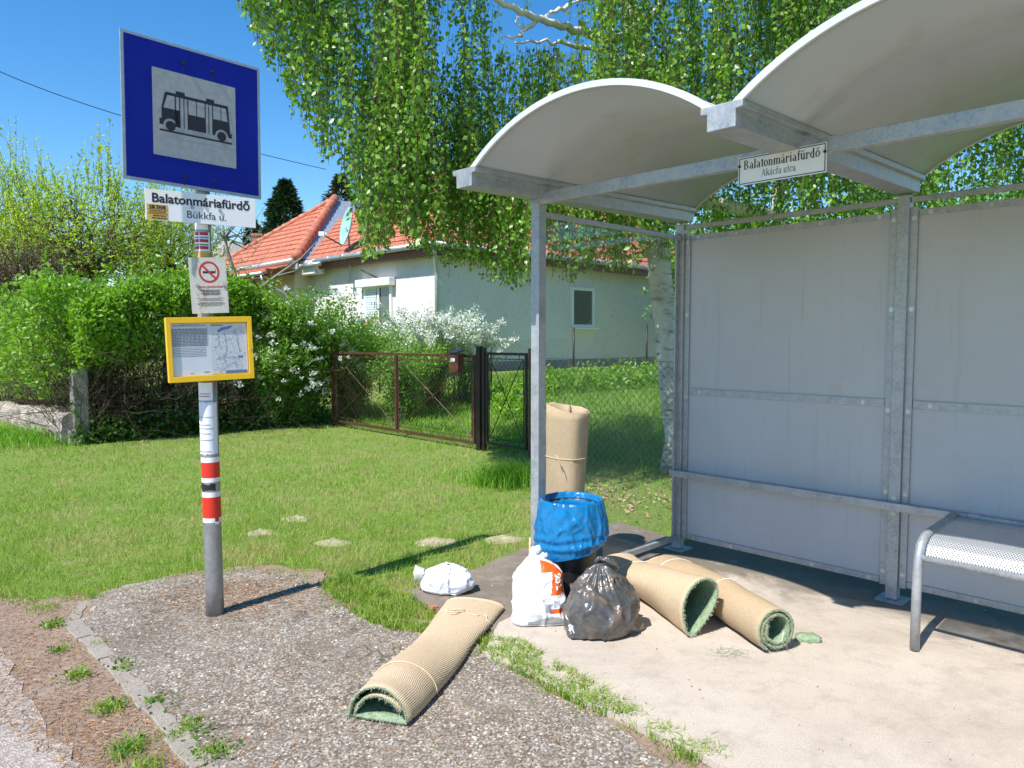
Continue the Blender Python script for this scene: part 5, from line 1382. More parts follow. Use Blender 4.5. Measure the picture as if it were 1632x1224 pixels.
# windows
def window(c, wdt, hgt, rz, shut=0.0, box=False, halves=1):
    w = MB(); t = .09
    for x, z, dx, dz in ((0, hgt / 2 - t / 2, wdt, t), (0, -hgt / 2 + t / 2, wdt, t), (-wdt / 2 + t / 2, 0, t, hgt - 2 * t), (wdt / 2 - t / 2, 0, t, hgt - 2 * t)): w.box((x, 0, z), (dx, .07, dz))
    if halves == 2: w.box((.04, 0, 0), (.08, .068, hgt - 2 * t))
    o = w.build('window', M['winframe'], hs_, loc=c, rot=(0, 0, rz))
    p = MB(); p.box((0, .01, 0), (wdt - 2 * t + .01, .012, hgt - 2 * t + .01)); p.build('pane', M['pane'], o)
    s = MB(); s.box((0, -.06, -hgt / 2 - .03), (wdt + .16, .18, .05)); s.build('sill', M['winframe'], o, bevel=.005)
    if shut: 
        s = MB(); n_ = 18
        for k in range(n_): s.box((-wdt / 4, -.02, hgt / 2 - t - .02 - k * (hgt - 2 * t) / n_ * shut), (wdt / 2 - t, .02, (hgt - 2 * t) / n_ * .85 * shut))
        s.build('roller_blind', M['shutter'], o)
    if box:
        s = MB(); s.prism([(-wdt / 2 - .18, 0), (wdt / 2 + .16, 0), (wdt / 2 + .16, .22), (-wdt / 2 - .18, .22)], -.22, -.01, 0, 'y'); x_ = s.build('blind_box', M['winframe'], o, loc=(0, 0, hgt / 2 - .06), bevel=.02)
window((-2.62, -.03, 1.78), 1.36, 1.42, 0, 1.0, True, 2); window((.03, 5.80, 1.93), 1.10, 1.24, R(90))
# satellite dish on its bracket
dc = A(550, 361, 21.4); ds = empty('satellite_dish', dc, 0, 'weathered green satellite dish on an arm in front of the tiled roof', 'satellite dish')
dn = Vector((-.84, -.50, .20)).normalized(); u_ = dn.orthogonal().normalized(); up_ = (Vector((0, 0, 1)) - dn * dn.z).normalized(); ri_ = up_.cross(dn)
b = MB(); n_ = 40; vs = []
for rr in np.linspace(0, 1, 9):
    for j in range(n_):
        a = 2 * math.pi * j / n_; vs.append(tuple(ri_ * (.46 * rr * math.cos(a)) + up_ * (.57 * rr * math.sin(a)) + dn * (.13 * rr * rr - .13)))
vs += [tuple(Vector(v) - dn * .02) for v in vs]; q = 9 * n_
b.add(vs, [(i * n_ + j, i * n_ + (j + 1) % n_, (i + 1) * n_ + (j + 1) % n_, (i + 1) * n_ + j) for i in range(8) for j in range(n_)] + [(q + i * n_ + j, q + (i + 1) * n_ + j, q + (i + 1) * n_ + (j + 1) % n_, q + i * n_ + (j + 1) % n_) for i in range(8) for j in range(n_)] + [(8 * n_ + j, 8 * n_ + (j + 1) % n_, q + 8 * n_ + (j + 1) % n_, q + 8 * n_ + j) for j in range(n_)])
b.build('reflector', M['dish'], ds, True)
le = A(513, 373, 20.9) - dc
b = MB(); b.tube([up_ * -.55, Vector(le)], .02, 8); b.build('feed_arm', M['darkpaint'], ds); b = MB(); b.box(tuple(le), (.16, .12, .12)); b.tube([Vector(le), Vector(le) + Vector((.12, .03, -.01))], .05, 10); b.build('receiver', M['winframe'], ds, bevel=.01)
b = MB(); b.tube([Vector((0, .05, 0)) , Vector((.05, .25, -.3)), Vector((.06, .3, -1.6))], .03, 8); b.build('mast', M['gutter'], ds, True)
br = A(575, 430, 20.9); b = MB(); b.tube([(0, 0, 0), (.45, .0, -.22), (.47, .05, -.55)], .02, 6); b.tube([(0, 0, 0), (-.05, .25, .02)], .02, 6)
o = b.build('cable_bracket', M['darkpaint'], hs_, True); o.parent = None; o.location = tuple(br); o.parent = hs_; o.matrix_parent_inverse = (Matrix.Translation(tuple(hx)) @ Matrix.Rotation(ROT, 4, 'Z')).inverted()
# neighbouring grey roofed house far left
nb = empty('neighbour_house', (-15.8, 40, .55), ROT, 'neighbouring house with a weathered grey roof and brick chimney, half hidden', 'house')
b = MB(); b.box((0, 0, 1.5), (9, 7, 3.2)); b.build('wall', M['cream'], nb)
b = MB(); b.add([(-5, -4, 3), (5, -4, 3), (5, 4, 3), (-5, 4, 3), (-2, 0, 6.0), (2, 0, 6.0)], [(0, 1, 5, 4), (1, 2, 5), (2, 3, 4, 5), (3, 0, 4)]); b.build('roof', M['greyroof'], nb, fix=False)
ch = A(412, 388, 33); b = MB(); b.box((0, 0, -.9), (.42, .42, 2.4)); b.box((0, 0, .36), (.52, .52, .10))
o = b.build('chimney', M['chimney'], nb); o.matrix_parent_inverse = (Matrix.Translation((-15.8, 40, .55)) @ Matrix.Rotation(ROT, 4, 'Z')).inverted(); o.location = tuple(ch)
# low roughcast wall and concrete post at the hedge corner
H1 = G(118, 704)
H1p = H1 + EY * .10 - EX * .05
cp = empty('concrete_post', (H1p[0], H1p[1], -.03), ROT, 'weathered grey concrete fence post at the corner of the hedge', 'post')
b = MB(); b.prism([(-.10, -.10), (.10, -.10), (.10, .10), (-.10, .10)], 0, 1.10); b.build('shaft', M['concretepost'], cp, bevel=.015)
b = MB(); b.box((0, -.12, .10), (.30, .10, .22)); b.build('foot', M['concretepost'], cp, bevel=.02)
w0 = H1 - EX * .18
nw, nh = 150, 16; vs = []
for j in range(nh):
    for i in range(nw):
        x = .16 - 5.6 * i / (nw - 1); f = j / (nh - 1); hh = .40 + .10 * noise.noise((x * 2.1, 3, 0)) - .035 * abs(x)
        if f < .62: y, z = -.14, hh * f / .62
        elif f < .8: y, z = -.14 + .28 * (f - .62) / .18, hh + .05 * math.sin((f - .62) / .18 * math.pi)
        else: y, z = .14, hh * (1 - (f - .8) / .2)
        k = .05 * noise.noise((x * 5, z * 6, y * 4)) + .035 * noise.noise((x * 13, z * 14, y * 9)); vs.append((x, y + k * (-1 if y < 0 else 1), z + k * .6))
b = MB(); b.add(vs, [(j * nw + i, j * nw + i + 1, (j + 1) * nw + i + 1, (j + 1) * nw + i) for j in range(nh - 1) for i in range(nw - 1)])
b.F.append(tuple(j * nw for j in range(nh))); b.M.append(0)
o = b.build('stone_wall', M['stonewall'], loc=(w0[0], w0[1], -.03), rot=(0, 0, ROT)); tag(o, 'low rough stone wall running away from the concrete post under the hedge', 'wall')

# ------------------------------------------------------------------ hedges, shrubs and trees
def ribbons(segs, name, mat, parent, w0, w1=None):
    """many thin twigs: list of (p0, p1, w); three sided prisms in one mesh"""
    P0 = np.array([s[0] for s in segs]); P1 = np.array([s[1] for s in segs]); w = np.array([s[2] for s in segs])[:, None]; wt = np.array([s[3] if len(s) > 3 else s[2] for s in segs])[:, None]
    D = P1 - P0; D /= np.linalg.norm(D, axis=1, keepdims=True) + 1e-9
    S = np.cross(D, np.array([.31, .52, .79])); S /= np.linalg.norm(S, axis=1, keepdims=True) + 1e-9; T = np.cross(D, S)
    ring = lambda P, w: [P + (S * math.cos(a) + T * math.sin(a)) * w for a in (0, 2.094, 4.189)]
    V = np.stack(ring(P0, w) + ring(P1, wt), 1).reshape(-1, 3); i = np.arange(len(segs))[:, None] * 6
    F = np.concatenate([i + [0, 1, 4, 3], i + [1, 2, 5, 4], i + [2, 0, 3, 5]], 1).reshape(-1, 4)
    return npmesh(name, V, F, mat, parent)
def smooth1(n, k=5, rg=RNG):
    a = rg.normal(size=n + k); return np.convolve(a, np.ones(k) / k, 'same')[:n]
def hedge(name, line, depth, zlo, zhi, nleaf, leaf, label, cat='hedge', size=(.04, .065), twigs=500, flowers=0, twigmat='twig', fl_size=.022, base=-.03, ground_leaves=0, belly=.25, leafprob=None, out=None):
    """line: ground points along the visible face; depth: vector to the back; zhi(t), zlo(t)"""
    L = np.array(line, float); seg = np.linalg.norm(np.diff(L, axis=0), axis=1); cum = np.concatenate([[0], np.cumsum(seg)]) / seg.sum()
    c = L.mean(0); root = empty(name, (c[0], c[1], 0), 0, label, cat)
    def at(t): return np.stack([np.interp(t, cum, L[:, i]) for i in range(2)], 1)
    dv = np.array(depth, float)[:2]; dl = np.linalg.norm(dv); dn_ = dv / dl
    def sample(n, shell=.7, rg=RNG):
        t = rg.uniform(0, 1, n); zt_ = zhi(t); z0 = zlo(t)
        u = rg.uniform(0, 1, n) ** 1.4                       # into the depth
        k = rg.uniform(0, 1, n) < .45                        # a good share on the top skin
        z = z0 + (zt_ - z0) * rg.uniform(0, 1, n) ** .8
        lump = np.array([noise.noise((a * seg.sum() * 1.3, b_ * 2, 3.7)) for a, b_ in zip(t, z)])
        lump2 = np.array([noise.noise((a * seg.sum() * 1.1, b_ * 2.2, 7.7)) for a, b_ in zip(t, u)])
        z = np.where(k, zt_ + .30 * lump2 + rg.normal(0, .07, n) - rg.exponential(.06, n), z)
        q = at(t) + dn_ * (dl * u - .10 - belly * np.sin(np.clip((z - z0) / (zt_ - z0 + 1e-6), 0, 1) * 2.6) - .38 * lump)[:, None]
        P = np.concatenate([q - c[:2], z[:, None]], 1); return P
    P = sample(nleaf); D = rdir(nleaf, (-dn_[0] * .5, -dn_[1] * .5, .25))
    V, F = leaves(P, D, RNG.uniform(*size, nleaf), .5); npmesh('foliage', V, F, M[leaf], root)
    segs, SP = [], []
    for k in range(twigs):
        t = RNG.uniform(0, 1, 1); p = at(t)[0] + dn_ * RNG.uniform(0, .7) * dl - c[:2]; z = base; d = RNG.normal(0, .18, 2); top = float(zhi(t)[0]) * RNG.uniform(.5, .98)
        w = RNG.uniform(.004, .011); n_ = 6; q = np.array([p[0], p[1], z])
        if k % 3 == 0: z = RNG.uniform(.0, .9); q[2] = z; d = RNG.normal(0, .75, 2); top = z + RNG.normal(.15, .45); w *= .7
        for i in range(n_):
            d = d + RNG.normal(0, .16, 2)
            q2 = q + np.array([d[0] * .25 + RNG.normal(0, .05), d[1] * .25 + RNG.normal(0, .05), (top - q[2]) / (n_ - i) + RNG.normal(0, .04)]); segs.append((q, q2, w * (1 - .12 * i), w * (1 - .12 * (i + 1))))
            if RNG.uniform() < .8:
                e = q2 + RNG.normal(0, .2, 3); segs.append((q2, e, w * .45, w * .25)); e2_ = e + RNG.normal(0, .16, 3); segs.append((e, e2_, w * .25, w * .12))
            q = q2
    for k in range(int(seg.sum() * 34)):                    # wild shoots standing out of the top and face
        p = sample(1)[0]; Ls = RNG.uniform(.15, .5); dd = np.array([-dn_[0] * .25, -dn_[1] * .25, .9]) + RNG.normal(0, .38, 3); e = p + dd * Ls
        if p[2] < float(zlo(.5)) : continue
        segs.append((p, e, .004, .002)); SP.append(p + (e - p) * RNG.uniform(0, 1.05, (16, 1)) + RNG.normal(0, .018, (16, 3)))
    SPa = np.concatenate(SP); V, F = leaves(SPa, rdir(len(SPa), (0, 0, .5)), RNG.uniform(size[0] * .9, size[1], len(SPa)), .5); npmesh('shoots', V, F, M[leaf], root)
    ribbons(segs, 'stems', M[twigmat], root, 0)
    if ground_leaves:
        t = RNG.uniform(0, 1, ground_leaves); z = base + RNG.exponential(.16, ground_leaves); q = at(t) - dn_ * RNG.uniform(-.3, .18, ground_leaves)[:, None]
        P = np.concatenate([q - c[:2], z[:, None]], 1); V, F = leaves(P, rdir(ground_leaves, (-dn_[0] * .6, -dn_[1] * .6, .1)), RNG.uniform(.05, .09, ground_leaves), .75)
        npmesh('ivy', V, F, M['ivyleaf'], root)
    return root, at, c, dn_, dl
lin = lambda xs, ys: (lambda t: np.interp(t, xs, ys))
J0, J1, J2 = np.array([-3.35, 13.25]), H1[:2] - EY[:2] * .05 + EX[:2] * .06, G(20, 655)[:2]
JL = J2 - EX[:2] * 3.5
hg, at_h, c_h, dn_h, dl_h = hedge('privet_hedge', [J1, (J0 + J1) / 2, J0], -EX[:2] * 1.5, lin([0, .25, .45, .62, .8, 1], [.95, 1.15, 1.15, 1.05, .80, .45]), lin([0, .2, .4, .55, .7, .85, 1], [2.0, 2.2, 2.42, 2.36, 2.1, 1.8, 1.6]),
      40000, 'hedgeleaf', 'overgrown bright green privet hedge with bare brown stems below, behind the bus sign', 'hedge', (.055, .105), 900, ground_leaves=5200, belly=.35)
P_ = None
h2_, *_ = hedge('corner_hedge', [JL, J2, J1], EY[:2] * 1.6, lin([0, .6, .9, 1], [.25, .35, .55, .95]), lin([0, .4, .7, 1], [2.3, 2.2, 2.1, 2.2]), 36000, 'hedgeleaf', 'trailing green hedge hanging over the low stone wall', 'hedge', (.055, .105), 420, ground_leaves=500, belly=.35)
# flowering shrubs
def shrub(name, c, rad, h, nleaf, leaf, label, nfl, arch=18, size=(.03, .05), fls=(.016, .03), z0=0.0, low=.25, cat='shrub', clusters=0, czone=(.3, .9), twigmat='paletwig'):
    root = empty(name, (c[0], c[1], z0), 0, label, cat); segs, LP, LD, FP = [], [], [], []
    for k in range(arch):
        a = RNG.uniform(0, 2 * math.pi); rr = rad * RNG.uniform(.35, 1.05); hh = h * RNG.uniform(.72, 1.04); q = np.array([RNG.normal(0, .12), RNG.normal(0, .12), 0]); n_ = 12
        droop = RNG.uniform(.0, .5); prev = q
        for i in range(1, n_ + 1):
            t = i / n_; p = np.array([q[0] + rr * t ** 1.3 * math.cos(a), q[1] + rr * t ** 1.3 * math.sin(a), hh * (1.65 * t - (.65 + droop * .5) * t * t)]) + RNG.normal(0, .025, 3)
            segs.append((prev, p, .009 * (1.1 - t), .009 * (1.05 - t)))
            m_ = int(nleaf / (arch * n_)); LP.append(prev + (p - prev) * RNG.uniform(0, 1, (m_, 1)) + RNG.normal(0, .085, (m_, 3)))
            if p[2] > low * h:
                f_ = int(nfl / (arch * n_ * .75)); FP.append(prev + (p - prev) * RNG.uniform(0, 1, (f_, 1)) + RNG.normal(0, .038, (f_, 3)) + [0, 0, .02])
            prev = p
    P = np.concatenate(LP); V, F = leaves(P, rdir(len(P), (0, 0, .3)), RNG.uniform(*size, len(P)), .5); npmesh('foliage', V, F, M[leaf], root)
    for k in range(clusters):
        a = RNG.uniform(-2.6, .2); zc = h * RNG.uniform(*czone); cr = RNG.uniform(.025, .060); ctr = np.array([rad * .98 * math.cos(a) * RNG.uniform(.75, 1.1), rad * .98 * math.sin(a) * RNG.uniform(.8, 1.1), zc])
        q = RNG.normal(0, 1, (26, 3)); q /= np.linalg.norm(q, axis=1, keepdims=True); FP.append(ctr + q * cr * RNG.uniform(.4, 1.2, (26, 1)) * [1.3, 1, .8])
    if nfl:
        P = np.concatenate(FP); V, F = leaves(P, rdir(len(P), (0, -.2, .5)), RNG.uniform(*fls, len(P)), .95, .1); npmesh('blossom', V, F, M['flower'], root)
    ribbons(segs, 'stems', M[twigmat], root, 0); return root
s1 = A(475, 600, 12.9); shrub('flowering_shrub', (s1[0], s1[1]), 1.05, 2.42, 26000, 'spirealeaf', 'green shrub with scattered white flower clusters, left of the wide gate', 2200, 60, (.05, .085), (.022, .042), -.03, .45, clusters=42, czone=(.35, .98))
s1 = A(430, 600, 12.6); shrub('flowering_shrub', (s1[0], s1[1]), .9, 1.6, 15000, 'spirealeaf', 'dark low shrub with a few white blossoms just right of the yellow timetable case', 1500, 40, (.05, .085), (.022, .042), -.03, .1, clusters=34, czone=(.3, .95))
s1 = A(690, 600, 14.6); zz = float(terrain(s1[0], s1[1])); shrub('spiraea_bush', (s1[0], s1[1]), 1.3, 2.05 - zz * .2, 15000, 'spirealeaf', 'arching bridal wreath bush thick with white blossom, behind the wide gate', 21000, 70, (.03, .05), (.03, .052), zz, .5)
s1 = A(740, 600, 14.9); zz = float(terrain(s1[0], s1[1])); shrub('spiraea_bush', (s1[0], s1[1]), .85, 1.75, 6000, 'spirealeaf', 'slender white flowering bush reaching right in front of the pale wall', 9000, 34, (.03, .05), (.03, .052), zz, .45)
s1 = A(560, 600, 13.9); zz = float(terrain(s1[0], s1[1])); shrub('green_shrub', (s1[0], s1[1]), 1.3, 1.9, 22000, 'hedgeleaf', 'leafy green shrub filling the corner behind the left half of the wide gate', 500, 50, (.045, .07), (.028, .05), zz, .5)
s1 = A(640, 600, 13.2); zz = float(terrain(s1[0], s1[1])); shrub('green_shrub', (s1[0], s1[1]), .95, 1.35, 14000, 'spirealeaf', 'low dark shrub seen through the wire of the wide gate', 0, 36, (.045, .07), (.028, .05), zz, .3)
# red geraniums at the window
gm = hx + EX * -2.45 + EY * -.35 + np.array([0, 0, .98]); root = empty('geranium_pot', gm, ROT, 'red flowering geraniums in a box under the left house window', 'flowers')
b = MB(); b.prism([(-.45, -.09), (.45, -.09), (.5, .09), (-.5, .09)], 0, .17); b.build('window_box', M['fascia'], root, bevel=.01)
P = np.concatenate([RNG.uniform(-.45, .45, (900, 1)), RNG.normal(0, .10, (900, 1)), RNG.uniform(.12, .38, (900, 1))], 1); V, F = leaves(P, rdir(900, (0, 0, .3)), RNG.uniform(.04, .07, 900), .9); npmesh('foliage', V, F, M['ivyleaf'], root)
P = np.concatenate([np.repeat(np.array([[-.25, -.08, .45], [.02, -.1, .50], [.22, -.12, .34], [.36, -.06, .44], [-.02, -.16, .33]]), 60, 0) + RNG.normal(0, .05, (300, 3))]); V, F = leaves(P, rdir(300), RNG.uniform(.03, .05, 300), .95); npmesh('blossom', V, F, M['redflower'], root)
# leafy perennials along the garden fence, tall tuft of grass at the wicket
P = []; D = []
for k in range(260):
    px = RNG.uniform(790, 1075); Y = RNG.uniform(14.6, 16.2) if px > 860 else RNG.uniform(12.2, 15); q = A(px, 600, Y); z0 = float(terrain(q[0], q[1])) - .03
    hh = RNG.uniform(.2, .5); m_ = 24; t = RNG.uniform(.1, 1, m_); P.append(np.stack([q[0] + RNG.normal(0, .05, m_), q[1] + RNG.normal(0, .05, m_), z0 + hh * t], 1))
P = np.concatenate(P); V, F = leaves(P, rdir(len(P), (0, 0, .5)), RNG.uniform(.06, .13, len(P)), .4); tag(npmesh('garden_perennials', V, F, M['hedgeleaf']), kind='stuff')
g = G(815, 768); VV, FF, off = [], [], 0
P = np.concatenate([g[:2] + RNG.normal(0, 1, (1900, 2)) * [.19, .12], np.full((1900, 1), -.03)], 1); addblades(P, RNG.uniform(.10, .34, 1900), .007, .9)
tag(npmesh('grass_tuft', np.concatenate(VV), np.concatenate(FF), M['longblade']), 'tall unmown tuft of grass at the foot of the wicket gate', 'grass tuft')
for nm, (px, py), n_, lab in (('grass_tuft', (20, 700), 2600, 'long grass growing against the low stone wall at the left'),):
    g = G(px, py); VV, FF, off = [], [], 0
    P = np.concatenate([g[:2] + RNG.normal(0, 1, (n_, 2)) * [1.0, .5], np.full((n_, 1), -.03)], 1); P = P[(P[:, :2] - w0[:2]) @ EY[:2] < .0]; addblades(P, RNG.uniform(.10, .3, len(P)), .010, .9)
    tag(npmesh(nm, np.concatenate(VV), np.concatenate(FF), M['longblade']), lab, 'grass tuft')
# birch: leaning white trunk behind the fence, long weeping twigs of leaves
bt0 = np.array([1.86, 8.30, -.03])
birch = empty('weeping_birch', bt0, 0, 'weeping birch with peeling white trunk and hanging curtains of fresh leaves', 'birch tree')
def bp(px, py, Y): return A(px, py, Y) - bt0
tr = [np.array([0, 0, 0]), bp(1078, 700, 8.3), bp(1066, 610, 8.3), bp(1060, 520, 8.32), bp(1052, 440, 8.35), bp(1046, 360, 8.4), bp(1030, 230, 8.5), bp(1010, 60, 8.5), bp(985, -140, 8.4), bp(960, -400, 8.3), bp(950, -650, 8.3)]
b = MB(); b.tube([np.array(p) for p in tr], [.17, .128, .118, .126, .13, .122, .115, .10, .085, .06, .03], 16)
o = b.build('trunk', M['birch'], birch, True)
for v in o.data.vertices:
    k = noise.noise(v.co * 4.0) * .022 + noise.noise(v.co * 13) * .010; r_ = Vector((v.co.x, v.co.y, 0)); v.co += Vector((math.cos(v.co.z * 9), math.sin(v.co.z * 7), 0)) * k
limbs = [([tr[5], bp(1120, 320, 8.9), bp(1235, 345, 9.3), bp(1262, 200, 9.6), bp(1330, -40, 9.6), bp(1380, -300, 9.4)], .10),
         ([tr[7], bp(950, 60, 8.0), bp(905, 42, 7.6), bp(862, 30, 7.3), bp(815, 12, 7.0), bp(770, -15, 6.7), bp(640, -40, 6.4), bp(520, -20, 6.3)], .050),
         ([bp(862, 30, 7.3), bp(838, 48, 7.2), bp(822, 58, 7.15), bp(798, 62, 7.1)], .022), ([bp(838, 48, 7.2), bp(826, 38, 7.15), bp(822, 25, 7.1)], .012), ([bp(905, 8, 7.5), bp(880, 20, 7.4), bp(838, 48, 7.2)], .026), ([bp(985, -20, 8.2), bp(905, 8, 7.5)], .03),
         ([bp(960, 85, 8.2), bp(915, 72, 7.9), bp(870, 66, 7.8), bp(820, 68, 7.7)], .030), ([tr[8], bp(800, -260, 7.2), bp(600, -300, 6.6), bp(450, -180, 6.2)], .06), ([tr[8], bp(1200, -300, 7.6), bp(1450, -320, 7.0), bp(1650, -150, 6.6)], .06), ([tr[7], bp(1150, -120, 9.4), bp(1300, -200, 10.2), bp(1500, -80, 10.6)], .05), ([tr[8], bp(870, -200, 9.6), bp(720, -160, 10.4), bp(600, -20, 10.8)], .05)]
for pts_, r_ in limbs:
    b = MB(); P_ = [Vector(p) for p in pts_]; Q_ = []
    for i in range(len(P_) - 1):
        for k in range(4): Q_.append(P_[i].lerp(P_[i + 1], k / 4) + Vector((random.gauss(0, 1), random.gauss(0, 1), random.gauss(0, 1))) * .012)
    Q_.append(P_[-1]); b.tube(Q_, [r_ * (1 - .75 * i / len(Q_)) for i in range(len(Q_))], 9); b.build('limb', M['birchlimb'], birch, True)
FX = [330, 380, 400, 430, 470, 500, 540, 560, 580, 620, 680, 720, 760, 800, 850, 880, 930, 1000, 1070, 1100, 1300, 1432, 1500, 1632, 2000]
FY = [-40, 10, 60, 120, 190, 240, 300, 320, 425, 385, 400, 425, 440, 450, 460, 455, 440, 425, 405, 380, 370, 360, 340, 330, 330]
rg = np.random.default_rng(77); LP, LD, segs = [], [], []; ns_ = 0
tuft = None
while ns_ < 7000:
    if tuft is None or tuft[0] == 0: tuft = [int(rg.integers(4, 11)), rg.uniform(345, 1800), rg.uniform(0, 1), rg.uniform(0, 1)]
    tuft[0] -= 1; px = tuft[1] + rg.normal(0, 23); fy = np.interp(px, FX, FY)
    Y = (6.0 + 2.3 * tuft[2] if px < 760 else 6.4 + 3.0 * tuft[2] if px < 1090 else 6.3 + 4.7 * tuft[2]) + rg.normal(0, .28)
    t = min(1, max(0, tuft[3] + rg.normal(0, .05))); yb = fy - (t ** 1.15) * (fy + (230 if px < 1090 else 300)) + rg.normal(0, 8)
    if ns_ > 6500: px = rg.uniform(575, 1085); fy = np.interp(px, FX, FY); Y = rg.uniform(6.3, 8.6); yb = fy - rg.uniform(-4, 95)
    if px < 560 and yb > fy - 5: yb = fy - rg.uniform(0, 60)
    g_ = noise.noise((px / 75.0, Y * .55, yb / 260.0))
    if g_ < -.22 and px < 1100: continue
    if px < 600 and rg.uniform() > .66: continue
    if 775 < px < 950 and yb < 150 and rg.uniform() < .9: continue
    if 690 < px < 840 and yb < 330 and rg.uniform() < .35: continue
    q = A(px, yb, Y); lc = q - SH; lx, ly = lc @ EX, lc @ EY
    if -.35 < lx < 5 and ly < .45 and q[2] < 3.1: continue
    L = rg.uniform(.6, 1.75) * (0.8 if px < 520 else 1)
    if 775 < px < 950 and 150 <= yb < 330: L = min(L, max(.3, (yb - 85) / FPX * Y))
    n_ = max(4, int(L / .12)); p = q + np.array([rg.normal(0, .10), rg.normal(0, .10), L]); prev = p; dx = rg.normal(0, .012, 2)
    for i in range(n_):
        f = (i + 1) / n_; nxt = np.array([p[0] + (q[0] - p[0]) * f + dx[0] * math.sin(f * 5), p[1] + (q[1] - p[1]) * f + dx[1] * math.cos(f * 4), p[2] - L * f])
        segs.append((prev, nxt, .0022, .0018))
        m_ = rg.integers(3, 6); u = rg.uniform(0, 1, (m_, 1)); pp = prev + (nxt - prev) * u + rg.normal(0, .012, (m_, 3)); a = rg.uniform(0, 2 * np.pi, m_)
        LP.append(pp + np.stack([np.cos(a), np.sin(a), np.zeros(m_)], 1) * .015); LD.append(np.stack([np.cos(a) * .75, np.sin(a) * .75, -rg.uniform(.25, 1.3, m_)], 1))
        prev = nxt
    ns_ += 1
P = np.concatenate(LP); D = np.concatenate(LD); lsz = rg.uniform(.030, .062, len(P))
V, F = leaves(P - bt0, D, lsz, .72, .22, rg=rg); npmesh('crown', V, F, M['birchleaf'], birch)
ribbons([(a - bt0, c - bt0, w, w2) for a, c, w, w2 in segs], 'hanging_twigs', M['twig'], birch, 0)
# upper crown out of frame, for its shade
# spring tree at the left behind the hedge
def twig_tree(name, base, z0, trunk, crown_c, crown_r, ntw, leaf, label, shoots=0, lsize=(.03, .06), per=14, tl=(.5, 1.1), twm='bark', r0=.16, limbs_n=14, updir=.7, cat='tree', leafden=1.0):
    root = empty(name, (base[0], base[1], z0), 0, label, cat); o3 = np.array([base[0], base[1], z0])
    c = np.array(crown_c) - o3; r3 = np.array(crown_r); segs, LP = [], []
    b = MB(); tp = [np.array(q) - o3 for q in trunk]; b.tube(tp, np.linspace(r0, r0 * .55, len(tp)), 12); b.build('trunk', M[twm], root, True)
    top = tp[-1]; ends = []
    lb = MB()
    for k in range(limbs_n):
        d = rdir(1, (0, 0, .15))[0]; d /= np.linalg.norm(d); e = c + d * r3 * RNG.uniform(.5, .9); mid = top * .45 + e * .55 + RNG.normal(0, .12, 3) * r3.mean() + [0, 0, -.06 * r3[2]]
        pts_ = [top, top * .6 + mid * .4, mid, mid * .45 + e * .55, e]; lb.tube(pts_, [r0 * .42, r0 * .32, r0 * .2, r0 * .12, r0 * .05], 7); ends += [mid, mid * .45 + e * .55, e]
    lb.build('crown_limbs', M[twm], root, True)
    for k in range(ntw):
        d = rdir(1)[0]; d /= np.linalg.norm(d); s_ = c + d * r3 * RNG.uniform(.25, 1) ** .5
        e0 = ends[RNG.integers(len(ends))]
        L = RNG.uniform(*tl); dr = d * .7 + rdir(1)[0] * .5 + np.array([0, 0, updir]); dr /= np.linalg.norm(dr); n_ = 4; prev = s_ - dr * L * .3
        if k % 6 == 0: segs.append((e0, prev, .014, .008))
        for i in range(n_):
            nxt = prev + dr * L / n_ + RNG.normal(0, .02, 3); segs.append((prev, nxt, .007 * (1 - i / 5), .007 * (1 - (i + 1) / 5))); m_ = max(1, int(per / n_)); LP.append(prev + (nxt - prev) * RNG.uniform(0, 1, (m_, 1)) + RNG.normal(0, .022, (m_, 3))); prev = nxt
    for k in range(shoots):
        x = RNG.uniform(-1, 1); y = RNG.uniform(-.7, .7); s_ = c + r3 * np.array([x, y, math.sqrt(max(.05, 1 - x * x * .9 - y * y * .5)) * .85]); L = RNG.uniform(.7, 1.7); dr = np.array([x * .35 - .12 + RNG.normal(0, .14), y * .2, 1]); dr /= np.linalg.norm(dr); prev = s_; n_ = 8
        for i in range(n_):
            nxt = prev + dr * L / n_ + RNG.normal(0, .012, 3); segs.append((prev, nxt, .009 * (1 - i / 9), .009 * (1 - (i + 1) / 9))); m_ = 7 if i < 6 else 4; LP.append(prev + (nxt - prev) * RNG.uniform(0, 1, (m_, 1)) + RNG.normal(0, .022, (m_, 3))); prev = nxt
    if LP and per:
        P = np.concatenate(LP); k = RNG.uniform(0, 1, len(P)) < leafden; P = P[k]; V, F = leaves(P, rdir(len(P), (0, 0, .5)), RNG.uniform(*lsize, len(P)), .42); npmesh('crown', V, F, M[leaf], root)
    ribbons(segs, 'branches', M['twig' if twm != 'paletwig' else 'paletwig'], root, 0); return root
def tz(q): return float(terrain(q[0], q[1])) - .03
q = A(165, 520, 17.0); twig_tree('spring_tree', q, tz(q), [(q[0], q[1], tz(q)), A(160, 470, 17), A(150, 440, 17)], A(150, 380, 17.2), (2.1, 1.7, 1.15), 640, 'willowleaf', 'spreading fruit tree with fresh yellow green leaves and upright shoots, behind the hedge', 46, (.055, .11), 22)
q = A(20, 520, 18.5); twig_tree('spring_tree', q, tz(q), [(q[0], q[1], tz(q)), A(10, 450, 18.5), A(15, 400, 18.5)], A(5, 370, 18.5), (1.5, 1.4, 1.5), 520, 'willowleaf', 'narrower fresh green tree at the left edge beyond the hedge', 22, (.05, .095), 22)
q = A(265, 520, 19); twig_tree('spring_tree', q, tz(q), [(q[0], q[1], tz(q)), A(275, 450, 19), A(270, 420, 19)], A(265, 395, 19), (1.35, 1.3, 1.0), 430, 'willowleaf', 'small fresh green tree close behind the bus stop pole', 10, (.05, .095), 22)
